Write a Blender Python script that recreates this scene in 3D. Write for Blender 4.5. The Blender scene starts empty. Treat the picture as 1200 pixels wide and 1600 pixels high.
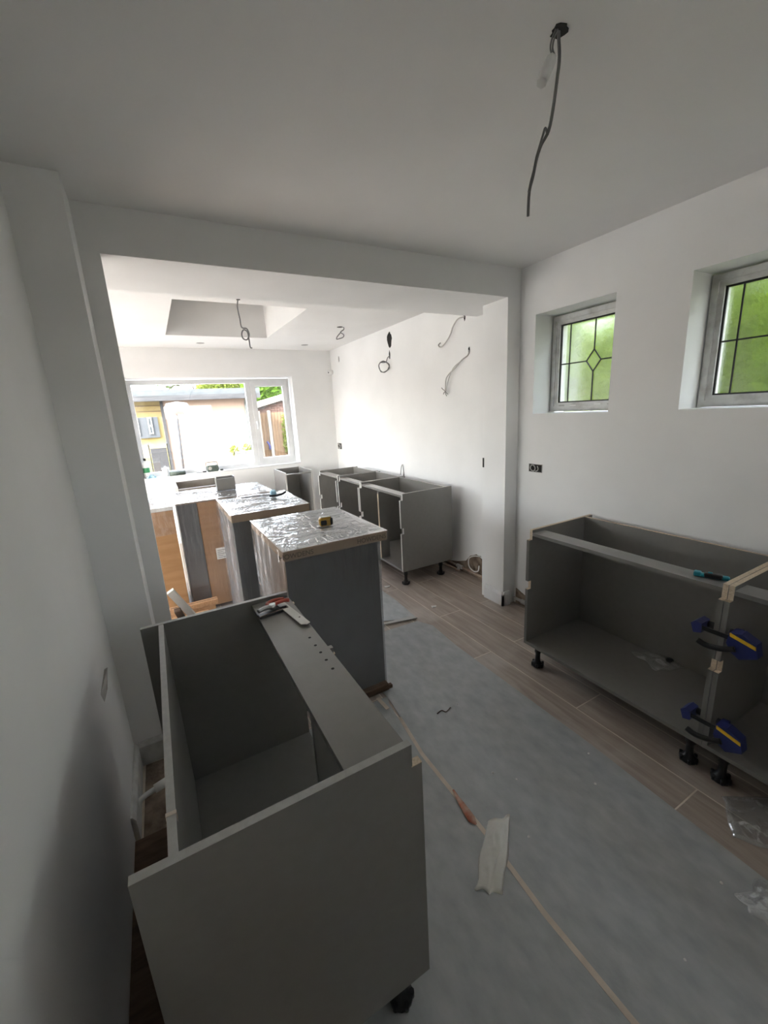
import bpy, math, random
from mathutils import Vector, Matrix, noise
random.seed(7)
C = bpy.context.scene.collection
scene = bpy.context.scene
PI = math.pi

# ------------------------------------------------------------------ camera
H = 1.582
_yaw, _pit, _rol, FPX = 0.49463585, -0.24181817, -0.05532076, 643.79
_f = Vector((math.sin(_yaw)*math.cos(_pit), math.cos(_yaw)*math.cos(_pit), math.sin(_pit)))
_r0 = Vector((math.cos(_yaw), -math.sin(_yaw), 0)); _u0 = _r0.cross(_f)
_r = math.cos(_rol)*_r0 + math.sin(_rol)*_u0
_u = -math.sin(_rol)*_r0 + math.cos(_rol)*_u0
cd = bpy.data.cameras.new('camera'); cam = bpy.data.objects.new('camera', cd); C.objects.link(cam)
M = Matrix((( _r.x, _u.x, -_f.x, 0), (_r.y, _u.y, -_f.y, 0), (_r.z, _u.z, -_f.z, H), (0, 0, 0, 1)))
cam.matrix_world = M
cd.sensor_fit = 'VERTICAL'; cd.sensor_height = 36.0; cd.sensor_width = 27.0
cd.lens = FPX/1600*36.0; cd.clip_start = 0.02; cd.clip_end = 200
scene.camera = cam

def _ray(x, y): return _r*((x-600)/FPX) - _u*((y-800)/FPX) + _f
def PZ(x, y, z): d = _ray(x, y); return Vector((0, 0, H)) + d*((z-H)/d.z)   # point of a measured spot on a level surface
def PY(x, y, Y): d = _ray(x, y); return Vector((0, 0, H)) + d*(Y/d.y)       # ... on a wall facing the room's length
def PX(x, y, X): d = _ray(x, y); return Vector((0, 0, H)) + d*(X/d.x)       # ... on a side wall

# ------------------------------------------------------------------ world, sun, exposure
scene.view_settings.view_transform = 'Standard'
scene.view_settings.look = 'None'
scene.view_settings.exposure = 1.78
scene.view_settings.gamma = 1.0
scene.view_settings.use_curve_mapping = False
scene.cycles.use_denoising = True
scene.cycles.max_bounces = 16
scene.cycles.diffuse_bounces = 8
scene.cycles.transparent_max_bounces = 24
scene.cycles.sample_clamp_indirect = 12.0
w = bpy.data.worlds.new('sky'); scene.world = w; w.use_nodes = True
nt = w.node_tree; nt.nodes.clear()
wo = nt.nodes.new('ShaderNodeOutputWorld'); bg = nt.nodes.new('ShaderNodeBackground')
sky = nt.nodes.new('ShaderNodeTexSky'); sky.sky_type = 'NISHITA'; sky.sun_disc = False
sky.sun_elevation = math.radians(40); sky.sun_rotation = math.radians(229)
sky.dust_density = 3.0; sky.air_density = 1.0
hs = nt.nodes.new('ShaderNodeHueSaturation'); hs.inputs['Saturation'].default_value = 0.35
nt.links.new(sky.outputs[0], hs.inputs['Color']); nt.links.new(hs.outputs[0], bg.inputs[0]); nt.links.new(bg.outputs[0], wo.inputs[0])
bg.inputs[1].default_value = 1.1
sd = bpy.data.lights.new('sun', 'SUN'); sd.energy = 3.2; sd.angle = 0.01; sd.color = (1, 0.95, 0.86)
so = bpy.data.objects.new('sun', sd); C.objects.link(so)
so.rotation_euler = Vector((0.57, 0.50, -0.65)).to_track_quat('-Z', 'Y').to_euler()
so.location = (-8, -6, 12)

def portal(name, loc, direction, sx, sy):
    l = bpy.data.lights.new(name, 'AREA'); l.shape = 'RECTANGLE'; l.size = sx; l.size_y = sy; l.cycles.is_portal = True
    o = bpy.data.objects.new(name, l); C.objects.link(o); o.location = loc
    up = 'Y'
    o.rotation_euler = Vector(direction).to_track_quat('-Z', up).to_euler(); return o
portal('portal_window', (0.83, 6.24, 1.5), (0, -1, 0), 2.2, 1.35)
portal('portal_front', (1.1, -2.85, 1.86), (0, 1, 0), 1.9, 0.55)
portal('portal_side', (-2.92, 4.0, 1.1), (1, 0, 0), 3.2, 2.3)
portal('portal_leaded', (2.72, -0.07, 1.83), (-1, 0, 0), 0.7, 0.7)
portal('portal_leaded', (2.72, 1.8, 1.83), (-1, 0, 0), 0.7, 0.7)
portal('portal_leaded', (2.72, 0.87, 1.83), (-1, 0, 0), 0.7, 0.7)

# ------------------------------------------------------------------ materials
MAT = {}
def mat(name, col, rough=0.6, metal=0.0, col2=None, scale=8.0, stretch=(1, 1, 1), detail=4.0, bump=0.0, bscale=40.0, spec=0.5, lo=0.35, hi=0.65, emit=None):
    m = bpy.data.materials.new(name); m.use_nodes = True
    n = m.node_tree; b = n.nodes['Principled BSDF']
    b.inputs['Base Color'].default_value = (*col, 1); b.inputs['Roughness'].default_value = rough; b.inputs['Metallic'].default_value = metal
    b.inputs['Specular IOR Level'].default_value = spec
    tc = n.nodes.new('ShaderNodeTexCoord'); mp = n.nodes.new('ShaderNodeMapping'); mp.inputs['Scale'].default_value = stretch
    n.links.new(tc.outputs['Object'], mp.inputs[0])
    if col2:
        t = n.nodes.new('ShaderNodeTexNoise'); t.inputs['Scale'].default_value = scale; t.inputs['Detail'].default_value = detail
        r = n.nodes.new('ShaderNodeValToRGB'); r.color_ramp.elements[0].position = lo; r.color_ramp.elements[1].position = hi
        r.color_ramp.elements[0].color = (*col, 1); r.color_ramp.elements[1].color = (*col2, 1)
        n.links.new(mp.outputs[0], t.inputs['Vector']); n.links.new(t.outputs['Fac'], r.inputs[0]); n.links.new(r.outputs[0], b.inputs['Base Color'])
    if bump:
        t2 = n.nodes.new('ShaderNodeTexNoise'); t2.inputs['Scale'].default_value = bscale; t2.inputs['Detail'].default_value = 5
        bp = n.nodes.new('ShaderNodeBump'); bp.inputs['Strength'].default_value = bump; bp.inputs['Distance'].default_value = 0.01
        n.links.new(mp.outputs[0], t2.inputs['Vector']); n.links.new(t2.outputs['Fac'], bp.inputs['Height']); n.links.new(bp.outputs[0], b.inputs['Normal'])
    MAT[name] = m; return m
mat('plaster', (0.75, 0.75, 0.745), 0.85, col2=(0.78, 0.78, 0.775), scale=3, bump=0.06, bscale=25, spec=0.2)
mat('ceiling_paint', (0.74, 0.735, 0.725), 0.9, col2=(0.77, 0.765, 0.755), scale=2, bump=0.05, bscale=30, spec=0.2)
mat('upvc', (0.70, 0.71, 0.72), 0.35, col2=(0.62, 0.63, 0.64), scale=6)
mat('dusty_upvc', (0.62, 0.62, 0.60), 0.5, col2=(0.42, 0.41, 0.39), scale=14, detail=8, lo=0.45, hi=0.75)
mat('gasket', (0.03, 0.03, 0.03), 0.6)
mat('lead', (0.035, 0.035, 0.036), 0.5, 0.3)
mat('melamine', (0.182, 0.174, 0.162), 0.30, col2=(0.192, 0.184, 0.172), scale=30, spec=0.8)
mat('melamine_edge', (0.36, 0.35, 0.33), 0.55, col2=(0.40, 0.39, 0.37), scale=60)
mat('edge_pale', (0.60, 0.59, 0.57), 0.5)
mat('chipboard', (0.52, 0.42, 0.30), 0.8, col2=(0.66, 0.55, 0.42), scale=180, bump=0.2, bscale=300)
mat('black_plastic', (0.012, 0.012, 0.013), 0.4)
mat('grey_plastic', (0.05, 0.055, 0.05), 0.5)
mat('cardboard', (0.33, 0.175, 0.075), 0.85, col2=(0.38, 0.21, 0.095), scale=5, stretch=(1, 1, 6), bump=0.05, bscale=60)
mat('lid_grey', (0.21, 0.21, 0.205), 0.7, col2=(0.26, 0.26, 0.255), scale=6)
mat('cardboard_pale', (0.27, 0.20, 0.145), 0.85, col2=(0.30, 0.23, 0.17), scale=8)
mat('print_ink', (0.11, 0.09, 0.07), 0.8)
mat('wrapped_panel', (0.085, 0.085, 0.082), 0.3, col2=(0.10, 0.10, 0.098), scale=9, bump=0.08, bscale=9, spec=0.6)
mat('sheet', (0.31, 0.325, 0.33), 0.38, col2=(0.45, 0.46, 0.465), scale=13, stretch=(1.4, 0.8, 1), detail=14, bump=0.06, bscale=60, lo=0.3, hi=0.82)
mat('grout', (0.70, 0.63, 0.54), 0.9, col2=(0.60, 0.53, 0.45), scale=20)
mat('tape_strip', (0.62, 0.54, 0.45), 0.7, col2=(0.54, 0.46, 0.38), scale=20)
mat('red_tape', (0.42, 0.13, 0.07), 0.5, col2=(0.50, 0.36, 0.28), scale=25)
mat('bare_wood', (0.40, 0.22, 0.11), 0.75, col2=(0.50, 0.30, 0.16), scale=6, stretch=(12, 1, 12))
mat('dark_wood', (0.07, 0.04, 0.025), 0.8, col2=(0.13, 0.08, 0.05), scale=9, stretch=(1, 6, 6))
mat('rubble', (0.14, 0.095, 0.065), 0.95, col2=(0.28, 0.22, 0.17), scale=16, detail=8, bump=0.9, bscale=40)
mat('white_plastic', (0.75, 0.75, 0.74), 0.35)
mat('white_board', (0.62, 0.60, 0.56), 0.5, col2=(0.66, 0.64, 0.60), scale=10)
mat('cable_grey', (0.17, 0.17, 0.17), 0.5)
mat('cable_light', (0.42, 0.41, 0.39), 0.5)
mat('copper', (0.35, 0.22, 0.15), 0.5, 0.4, col2=(0.42, 0.36, 0.30), scale=20)
mat('steel', (0.55, 0.55, 0.54), 0.3, 0.9, col2=(0.48, 0.48, 0.47), scale=30)
mat('galv', (0.30, 0.30, 0.29), 0.5, 0.6)
mat('cavity', (0.02, 0.019, 0.018), 0.95)
mat('yellow_case', (0.36, 0.20, 0.02), 0.4)
mat('clamp_blue', (0.018, 0.025, 0.13), 0.4)
mat('clamp_yellow', (0.80, 0.48, 0.02), 0.45)
mat('teal', (0.015, 0.22, 0.28), 0.4)
mat('red', (0.38, 0.06, 0.035), 0.5)
mat('bottle_white', (0.72, 0.74, 0.74), 0.3)
mat('bottle_green', (0.04, 0.24, 0.10), 0.4)
mat('pale_blue', (0.28, 0.48, 0.60), 0.6)
mat('radio', (0.05, 0.07, 0.06), 0.5, col2=(0.09, 0.12, 0.10), scale=30)
mat('paper', (0.66, 0.65, 0.62), 0.8)
# outdoors
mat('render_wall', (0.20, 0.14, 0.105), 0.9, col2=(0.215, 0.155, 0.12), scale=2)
mat('pale_bounce', (0.80, 0.72, 0.64), 0.9, col2=(0.84, 0.76, 0.68), scale=2)  # kept pale to bounce sunlight in through the added window
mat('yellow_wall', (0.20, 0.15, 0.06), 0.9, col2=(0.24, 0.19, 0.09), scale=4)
mat('roof_felt', (0.05, 0.056, 0.06), 0.95, col2=(0.07, 0.076, 0.08), scale=6, spec=0.1)
mat('fascia', (0.028, 0.029, 0.031), 0.8, col2=(0.05, 0.05, 0.053), scale=6, stretch=(0.4, 1, 3), spec=0.2)
mat('lawn', (0.10, 0.10, 0.015), 0.95, col2=(0.14, 0.13, 0.02), scale=40, bump=0.5, bscale=200)
mat('patio', (0.22, 0.215, 0.20), 0.9, col2=(0.27, 0.26, 0.25), scale=3)
mat('fence_wood', (0.10, 0.062, 0.036), 0.9, col2=(0.16, 0.11, 0.07), scale=5, stretch=(8, 8, 0.6), spec=0.2)
mat('fence_post', (0.26, 0.23, 0.19), 0.9)
mat('brick', (0.07, 0.042, 0.034), 0.9, col2=(0.09, 0.055, 0.045), scale=20, spec=0.2)
mat('mortar', (0.09, 0.08, 0.075), 0.95)
mat('bark', (0.03, 0.023, 0.018), 0.9, col2=(0.05, 0.04, 0.03), scale=20)
mat('house_grey', (0.04, 0.044, 0.052), 0.8, col2=(0.05, 0.055, 0.063), scale=5, spec=0.1)
mat('hedge_core', (0.10, 0.16, 0.015), 0.95, col2=(0.16, 0.24, 0.03), scale=5, detail=8, spec=0.1)
mat('pane_dark', (0.03, 0.04, 0.05), 0.7, spec=0.1)
mat('outdoor_white', (0.15, 0.15, 0.15), 0.8, spec=0.1)
mat('mesh_dark', (0.022, 0.022, 0.024), 0.8, col2=(0.06, 0.06, 0.06), scale=60, lo=0.5, hi=0.62, spec=0.2)
mat('planter', (0.06, 0.06, 0.058), 0.8, col2=(0.09, 0.09, 0.085), scale=30)
mat('hoop_red', (0.14, 0.010, 0.006), 0.8, spec=0.1)

def plank_mat():
    m = bpy.data.materials.new('plank_tile'); m.use_nodes = True; n = m.node_tree; b = n.nodes['Principled BSDF']
    tc = n.nodes.new('ShaderNodeTexCoord'); oi = n.nodes.new('ShaderNodeObjectInfo')
    ad = n.nodes.new('ShaderNodeVectorMath'); ad.operation = 'ADD'
    sc = n.nodes.new('ShaderNodeVectorMath'); sc.operation = 'SCALE'; sc.inputs['Scale'].default_value = 40
    n.links.new(oi.outputs['Location'], sc.inputs[0]); n.links.new(tc.outputs['Object'], ad.inputs[0]); n.links.new(sc.outputs[0], ad.inputs[1])
    mp = n.nodes.new('ShaderNodeMapping'); mp.inputs['Scale'].default_value = (14, 1.2, 1); n.links.new(ad.outputs[0], mp.inputs[0])
    t = n.nodes.new('ShaderNodeTexNoise'); t.inputs['Scale'].default_value = 2.2; t.inputs['Detail'].default_value = 8; t.inputs['Distortion'].default_value = 0.6
    n.links.new(mp.outputs[0], t.inputs['Vector'])
    r = n.nodes.new('ShaderNodeValToRGB'); e = r.color_ramp.elements
    e[0].position = 0.3; e[0].color = (0.29, 0.235, 0.195, 1); e[1].position = 0.72; e[1].color = (0.44, 0.375, 0.325, 1)
    n.links.new(t.outputs['Fac'], r.inputs[0])
    t2 = n.nodes.new('ShaderNodeTexNoise'); t2.inputs['Scale'].default_value = 2.5; t2.inputs['Detail'].default_value = 6
    n.links.new(ad.outputs[0], t2.inputs['Vector'])
    r2 = n.nodes.new('ShaderNodeValToRGB'); r2.color_ramp.elements[0].position = 0.5; r2.color_ramp.elements[1].position = 0.8
    mx = n.nodes.new('ShaderNodeMix'); mx.data_type = 'RGBA'; mx.inputs['B'].default_value = (0.52, 0.48, 0.44, 1)
    n.links.new(t2.outputs['Fac'], r2.inputs[0]); n.links.new(r2.outputs[0], mx.inputs['Factor']); n.links.new(r.outputs[0], mx.inputs['A'])
    n.links.new(mx.outputs['Result'], b.inputs['Base Color']); b.inputs['Roughness'].default_value = 0.38
    bp = n.nodes.new('ShaderNodeBump'); bp.inputs['Strength'].default_value = 0.15; bp.inputs['Distance'].default_value = 0.004
    n.links.new(t.outputs['Fac'], bp.inputs['Height']); n.links.new(bp.outputs[0], b.inputs['Normal'])
    MAT['plank_tile'] = m
plank_mat()

def mix_mat(name, parts, bump=None):
    """parts: list of (node type, colour, roughness or None, weight)"""
    m = bpy.data.materials.new(name); m.use_nodes = True; n = m.node_tree
    n.nodes.remove(n.nodes['Principled BSDF']); out = n.nodes['Material Output']
    bp = None
    if bump:
        tc = n.nodes.new('ShaderNodeTexCoord'); mp = n.nodes.new('ShaderNodeMapping'); mp.inputs['Scale'].default_value = bump[2]
        t = n.nodes.new('ShaderNodeTexNoise'); t.inputs['Scale'].default_value = bump[0]; t.inputs['Detail'].default_value = 4
        bp = n.nodes.new('ShaderNodeBump'); bp.inputs['Strength'].default_value = bump[1]; bp.inputs['Distance'].default_value = 0.01
        n.links.new(tc.outputs['Object'], mp.inputs[0]); n.links.new(mp.outputs[0], t.inputs['Vector']); n.links.new(t.outputs['Fac'], bp.inputs['Height'])
    cur = None; tot = 0
    for typ, col, rough, wgt in parts:
        s = n.nodes.new(typ); s.inputs['Color'].default_value = (*col, 1)
        if rough is not None and 'Roughness' in s.inputs: s.inputs['Roughness'].default_value = rough
        if bp and 'Normal' in s.inputs: n.links.new(bp.outputs[0], s.inputs['Normal'])
        tot += wgt
        if cur is None: cur = s
        else:
            x = n.nodes.new('ShaderNodeMixShader'); x.inputs[0].default_value = wgt/tot
            n.links.new(cur.outputs[0], x.inputs[1]); n.links.new(s.outputs[0], x.inputs[2]); cur = x
    n.links.new(cur.outputs[0], out.inputs['Surface']); MAT[name] = m; return m
mix_mat('glass', [('ShaderNodeBsdfTransparent', (0.96, 0.97, 0.97), None, 0.94), ('ShaderNodeBsdfGlossy', (1, 1, 1), 0.02, 0.06)])
mix_mat('obscure_glass', [('ShaderNodeBsdfTransparent', (0.95, 0.97, 0.95), None, 0.35), ('ShaderNodeBsdfRefraction', (0.95, 0.97, 0.95), 0.10, 0.55), ('ShaderNodeBsdfGlossy', (1, 1, 1), 0.15, 0.05)], bump=(120, 0.15, (1, 1, 1)))
mix_mat('film_top', [('ShaderNodeBsdfTransparent', (1, 1, 1), None, 0.50), ('ShaderNodeBsdfDiffuse', (0.85, 0.86, 0.86), None, 0.05), ('ShaderNodeBsdfGlossy', (0.95, 0.97, 1), 0.08, 0.45)])
mix_mat('film_side', [('ShaderNodeBsdfTransparent', (1, 1, 1), None, 0.85), ('ShaderNodeBsdfDiffuse', (0.80, 0.82, 0.90), None, 0.03), ('ShaderNodeBsdfGlossy', (0.92, 0.95, 1), 0.12, 0.12)], bump=(9, 0.7, (3, 3, 0.5)))
mix_mat('film_skirt', [('ShaderNodeBsdfTransparent', (1, 1, 1), None, 0.66), ('ShaderNodeBsdfDiffuse', (0.85, 0.86, 0.88), None, 0.16), ('ShaderNodeBsdfGlossy', (0.95, 0.97, 1), 0.15, 0.18)])
mix_mat('film_crease', [('ShaderNodeBsdfTransparent', (1, 1, 1), None, 0.25), ('ShaderNodeBsdfDiffuse', (0.92, 0.93, 0.94), None, 0.45), ('ShaderNodeBsdfGlossy', (1, 1, 1), 0.2, 0.30)])
mix_mat('clear_bag', [('ShaderNodeBsdfTransparent', (1, 1, 1), None, 0.58), ('ShaderNodeBsdfDiffuse', (0.8, 0.8, 0.8), None, 0.10), ('ShaderNodeBsdfGlossy', (1, 1, 1), 0.15, 0.22)], bump=(25, 0.5, (1, 1, 1)))
mix_mat('milky_sleeve', [('ShaderNodeBsdfTransparent', (1, 1, 1), None, 0.40), ('ShaderNodeBsdfDiffuse', (0.62, 0.59, 0.53), None, 0.42), ('ShaderNodeBsdfGlossy', (1, 1, 1), 0.25, 0.18)], bump=(18, 0.4, (1, 1, 1)))
mix_mat('leaf', [('ShaderNodeBsdfDiffuse', (0.07, 0.13, 0.02), None, 0.5), ('ShaderNodeBsdfTranslucent', (0.12, 0.22, 0.025), None, 0.5)])
mix_mat('leaf_pale', [('ShaderNodeBsdfDiffuse', (0.12, 0.15, 0.035), None, 0.5), ('ShaderNodeBsdfTranslucent', (0.17, 0.21, 0.05), None, 0.5)])
mix_mat('leaf_lime', [('ShaderNodeBsdfDiffuse', (0.20, 0.30, 0.03), None, 0.5), ('ShaderNodeBsdfTranslucent', (0.30, 0.42, 0.04), None, 0.5)])
mix_mat('leaf_dark', [('ShaderNodeBsdfDiffuse', (0.05, 0.10, 0.035), None, 0.7), ('ShaderNodeBsdfTranslucent', (0.10, 0.18, 0.05), None, 0.3)])

# ------------------------------------------------------------------ mesh building
class MB:
    def __init__(s): s.v = []; s.f = []; s.m = []; s.sm = []
    def add(s, verts, faces, mi=0, smooth=False):
        o = len(s.v); s.v += [tuple(p) for p in verts]
        for f in faces: s.f.append([i+o for i in f]); s.m.append(mi); s.sm.append(smooth)
        return s
    def box(s, x0, x1, y0, y1, z0, z1, mi=0, mt=None):
        v = [(x0,y0,z0),(x1,y0,z0),(x1,y1,z0),(x0,y1,z0),(x0,y0,z1),(x1,y0,z1),(x1,y1,z1),(x0,y1,z1)]
        s.add(v, [(0,3,2,1),(0,1,5,4),(1,2,6,5),(2,3,7,6),(3,0,4,7)], mi)
        s.add([], [], mi)
        o = len(s.v)-8; s.f.append([o+4,o+5,o+6,o+7]); s.m.append(mi if mt is None else mt); s.sm.append(False)
        return s
    def bev(s, x0, x1, y0, y1, z0, z1, b, mi=0):
        # box with chamfered edges
        X = (x0, x0+b, x1-b, x1); Y = (y0, y0+b, y1-b, y1); Z = (z0, z0+b, z1-b, z1)
        idx = {}; vs = []
        def vid(p):
            if p not in idx: idx[p] = len(vs); vs.append(p)
            return idx[p]
        fs = []
        for a in (0, 1):
            xa = X[0] if a == 0 else X[3]; q = [(xa,Y[1],Z[1]),(xa,Y[2],Z[1]),(xa,Y[2],Z[2]),(xa,Y[1],Z[2])]; fs.append(q if a else q[::-1])
            ya = Y[0] if a == 0 else Y[3]; q = [(X[1],ya,Z[1]),(X[2],ya,Z[1]),(X[2],ya,Z[2]),(X[1],ya,Z[2])]; fs.append(q[::-1] if a else q)
            za = Z[0] if a == 0 else Z[3]; q = [(X[1],Y[1],za),(X[2],Y[1],za),(X[2],Y[2],za),(X[1],Y[2],za)]; fs.append(q if a else q[::-1])
        for sx in (0, 1):
            for sy in (0, 1):
                xi = X[1+sx]; xo = X[3*sx]; yi = Y[1+sy]; yo = Y[3*sy]
                q = [(xo,yi,Z[1]),(xi,yo,Z[1]),(xi,yo,Z[2]),(xo,yi,Z[2])]; fs.append(q if sx != sy else q[::-1])
        for sx in (0, 1):
            for sz in (0, 1):
                xi = X[1+sx]; xo = X[3*sx]; zi = Z[1+sz]; zo = Z[3*sz]
                q = [(xo,Y[1],zi),(xi,Y[1],zo),(xi,Y[2],zo),(xo,Y[2],zi)]; fs.append(q if sx == sz else q[::-1])
        for sy in (0, 1):
            for sz in (0, 1):
                yi = Y[1+sy]; yo = Y[3*sy]; zi = Z[1+sz]; zo = Z[3*sz]
                q = [(X[1],yo,zi),(X[1],yi,zo),(X[2],yi,zo),(X[2],yo,zi)]; fs.append(q if sy != sz else q[::-1])
        for sx in (0, 1):
            for sy in (0, 1):
                for sz in (0, 1):
                    q = [(X[3*sx],Y[1+sy],Z[1+sz]),(X[1+sx],Y[3*sy],Z[1+sz]),(X[1+sx],Y[1+sy],Z[3*sz])]
                    fs.append(q if (sx+sy+sz) % 2 else q[::-1])
        return s.add([], [], mi) if not fs else s._faces(fs, vid, vs, mi)
    def _faces(s, fs, vid, vs, mi):
        ff = [[vid(p) for p in q] for q in fs]; return s.add(vs, ff, mi)
    def prism(s, poly, axis, a, b, mi=0, side_mi=None, cap_mi=None):
        """poly of 2D points extruded along axis ('x': (y,z), 'y': (x,z), 'z': (x,y))"""
        def P(p, t): return (t, p[0], p[1]) if axis == 'x' else ((p[0], t, p[1]) if axis == 'y' else (p[0], p[1], t))
        n = len(poly); vs = [P(p, a) for p in poly]+[P(p, b) for p in poly]
        ar = sum(poly[i][0]*poly[(i+1) % n][1]-poly[(i+1) % n][0]*poly[i][1] for i in range(n))
        flip = (ar > 0) != (axis != 'y')
        if b < a: flip = not flip
        f0 = list(range(n))[::-1]; f1 = list(range(n, 2*n)); sd = [[i, (i+1) % n, n+(i+1) % n, n+i] for i in range(n)]
        if flip: f0 = f0[::-1]; f1 = f1[::-1]; sd = [q[::-1] for q in sd]
        s.add(vs, [f0, f1], mi); o = len(s.v)-2*n
        for i, q in enumerate(sd):
            s.f.append([k+o for k in q]); s.m.append(side_mi[i] if side_mi else mi); s.sm.append(False)
        return s
    def cyl(s, c0, c1, r0, r1=None, n=14, mi=0, smooth=True):
        r1 = r0 if r1 is None else r1
        c0 = Vector(c0); c1 = Vector(c1); d = (c1-c0).normalized(); a = d.orthogonal().normalized(); b = d.cross(a)
        vs = []
        for c, r in ((c0, r0), (c1, r1)):
            for k in range(n): t = 2*PI*k/n; vs.append(c+a*math.cos(t)*r+b*math.sin(t)*r)
        s.add(vs, [[k, (k+1) % n, n+(k+1) % n, n+k] for k in range(n)], mi, smooth)
        o = len(s.v)-2*n
        s.f.append([o+k for k in range(n)][::-1]); s.m.append(mi); s.sm.append(False)
        s.f.append([o+n+k for k in range(n)]); s.m.append(mi); s.sm.append(False)
        return s
    def lathe(s, prof, c=(0, 0, 0), n=16, mi=0):
        vs = []; cx, cy, cz = c
        for r, z in prof:
            for k in range(n): t = 2*PI*k/n; vs.append((cx+r*math.cos(t), cy+r*math.sin(t), cz+z))
        fs = []
        for i in range(len(prof)-1):
            for k in range(n): fs.append([i*n+k, i*n+(k+1) % n, (i+1)*n+(k+1) % n, (i+1)*n+k])
        s.add(vs, fs, mi, True); o = len(s.v)-len(vs)
        s.f.append([o+k for k in range(n)][::-1]); s.m.append(mi); s.sm.append(False)
        s.f.append([o+(len(prof)-1)*n+k for k in range(n)]); s.m.append(mi); s.sm.append(False)
        return s
    def tube(s, pts, r, n=7, mi=0, sub=4, taper=None):
        P = [Vector(p) for p in pts]
        if sub > 1 and len(P) > 2:
            Q = []
            for i in range(len(P)-1):
                p0 = P[max(i-1, 0)]; p1 = P[i]; p2 = P[i+1]; p3 = P[min(i+2, len(P)-1)]
                for k in range(sub):
                    t = k/sub
                    Q.append(0.5*((2*p1)+(-p0+p2)*t+(2*p0-5*p1+4*p2-p3)*t*t+(-p0+3*p1-3*p2+p3)*t**3))
            Q.append(P[-1]); P = Q
        vs = []; a = None
        for i, p in enumerate(P):
            d = (P[min(i+1, len(P)-1)]-P[max(i-1, 0)]).normalized()
            a = d.orthogonal().normalized() if a is None else (a-d*a.dot(d)).normalized()
            b = d.cross(a); rr = r if taper is None else r+(taper-r)*i/(len(P)-1)
            for k in range(n): t = 2*PI*k/n; vs.append(p+a*math.cos(t)*rr+b*math.sin(t)*rr)
        m = len(P); fs = [[i*n+k, i*n+(k+1) % n, (i+1)*n+(k+1) % n, (i+1)*n+k] for i in range(m-1) for k in range(n)]
        s.add(vs, fs, mi, True); o = len(s.v)-len(vs)
        s.f.append([o+k for k in range(n)][::-1]); s.m.append(mi); s.sm.append(False)
        s.f.append([o+(m-1)*n+k for k in range(n)]); s.m.append(mi); s.sm.append(False)
        return s
    def mesh(s, name, mats):
        me = bpy.data.meshes.new(name); me.from_pydata(s.v, [], s.f)
        for m in mats: me.materials.append(MAT[m])
        me.polygons.foreach_set('material_index', s.m); me.polygons.foreach_set('use_smooth', s.sm); me.update(); return me
    def build(s, name, mats, parent=None, smooth=None):
        if isinstance(mats, str): mats = [mats]
        loc = (0, 0, 0)
        if parent is None or parent.get('at_world'):
            xs = [p[0] for p in s.v]; ys = [p[1] for p in s.v]; zs = [p[2] for p in s.v]
            loc = ((min(xs)+max(xs))/2, (min(ys)+max(ys))/2, min(zs)) if parent is None else (0, 0, 0)
            s.v = [(p[0]-loc[0], p[1]-loc[1], p[2]-loc[2]) for p in s.v]
        o = bpy.data.objects.new(name, s.mesh(name, mats)); C.objects.link(o); o.location = loc
        if parent: o.parent = parent
        return o

def tag(o, label=None, cat=None, group=None, kind=None):
    if label: o['label'] = label
    if cat: o['category'] = cat
    if group: o['group'] = group
    if kind: o['kind'] = kind
    return o
def thing(name, label, cat, loc=(0, 0, 0), rotz=0, group=None):
    o = bpy.data.objects.new(name, None); C.objects.link(o); o.empty_display_size = 0.1
    o.location = loc; o.rotation_euler = (0, 0, rotz); return tag(o, label, cat, group)
def part(mb, name, mats, parent): return mb.build(name, mats, parent)
def wpart(mb, name, mats, root):
    """part given in room coordinates, under a root that is only moved"""
    l = root.location; mb.v = [(p[0]-l.x, p[1]-l.y, p[2]-l.z) for p in mb.v]; return mb.build(name, mats, root)
def struct(o, label=None): o['kind'] = 'structure'; return o

def holes_wall(mb, axis, a0, a1, u0, u1, v0, v1, holes):
    us = sorted({u0, u1, *[h[0] for h in holes], *[h[1] for h in holes]}); vs = sorted({v0, v1, *[h[2] for h in holes], *[h[3] for h in holes]})
    us = [t for t in us if u0 <= t <= u1]; vs = [t for t in vs if v0 <= t <= v1]
    for i in range(len(us)-1):
        for j in range(len(vs)-1):
            cu = (us[i]+us[i+1])/2; cv = (vs[j]+vs[j+1])/2
            if any(h[0] < cu < h[1] and h[2] < cv < h[3] for h in holes): continue
            if axis == 'x': mb.box(a0, a1, us[i], us[i+1], vs[j], vs[j+1])
            elif axis == 'y': mb.box(us[i], us[i+1], a0, a1, vs[j], vs[j+1])
            else: mb.box(us[i], us[i+1], vs[j], vs[j+1], a0, a1)

# ------------------------------------------------------------------ the setting
XL, XR, XRB, YB, ZC, ZB, ZS, YH = -0.311, 2.376, 2.465, 5.97, 2.464, 2.468, 2.28, 2.244
GZ0 = -0.12; Y0 = -2.6; XBL = -2.7; FW = (0.4, 1.9, 1.62, 2.1); PD = (2.45, 5.45, 0.0, 2.0)
LEAD = [(1.55, 2.11, 1.50, 2.148, 1.485, 2.105), (0.56, 1.17, 1.505, 2.148, 0.565, 1.165), (-0.375, 0.235, 1.505, 2.148, -0.37, 0.23)]  # last window is unseen, added for more light in the front room
m = MB()
inner = [(a, b, c, d) for a, b, c, d, e, f in LEAD]
outer = [(min(a, e), max(b, f), c, d) for a, b, c, d, e, f in LEAD]
holes_wall(m, 'x', XR, 2.546, Y0, 2.30, 0, 2.75, inner)
holes_wall(m, 'x', 2.546, 2.70, Y0, 2.30, 0, 2.75, outer)
m.box(XRB, 2.70, 2.30, YB+0.3, 0, 2.75)
m.box(2.255, 2.55, YH, 2.49, 0, ZS)
wall_right = struct(m.build('wall_right', 'plaster'))
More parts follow.
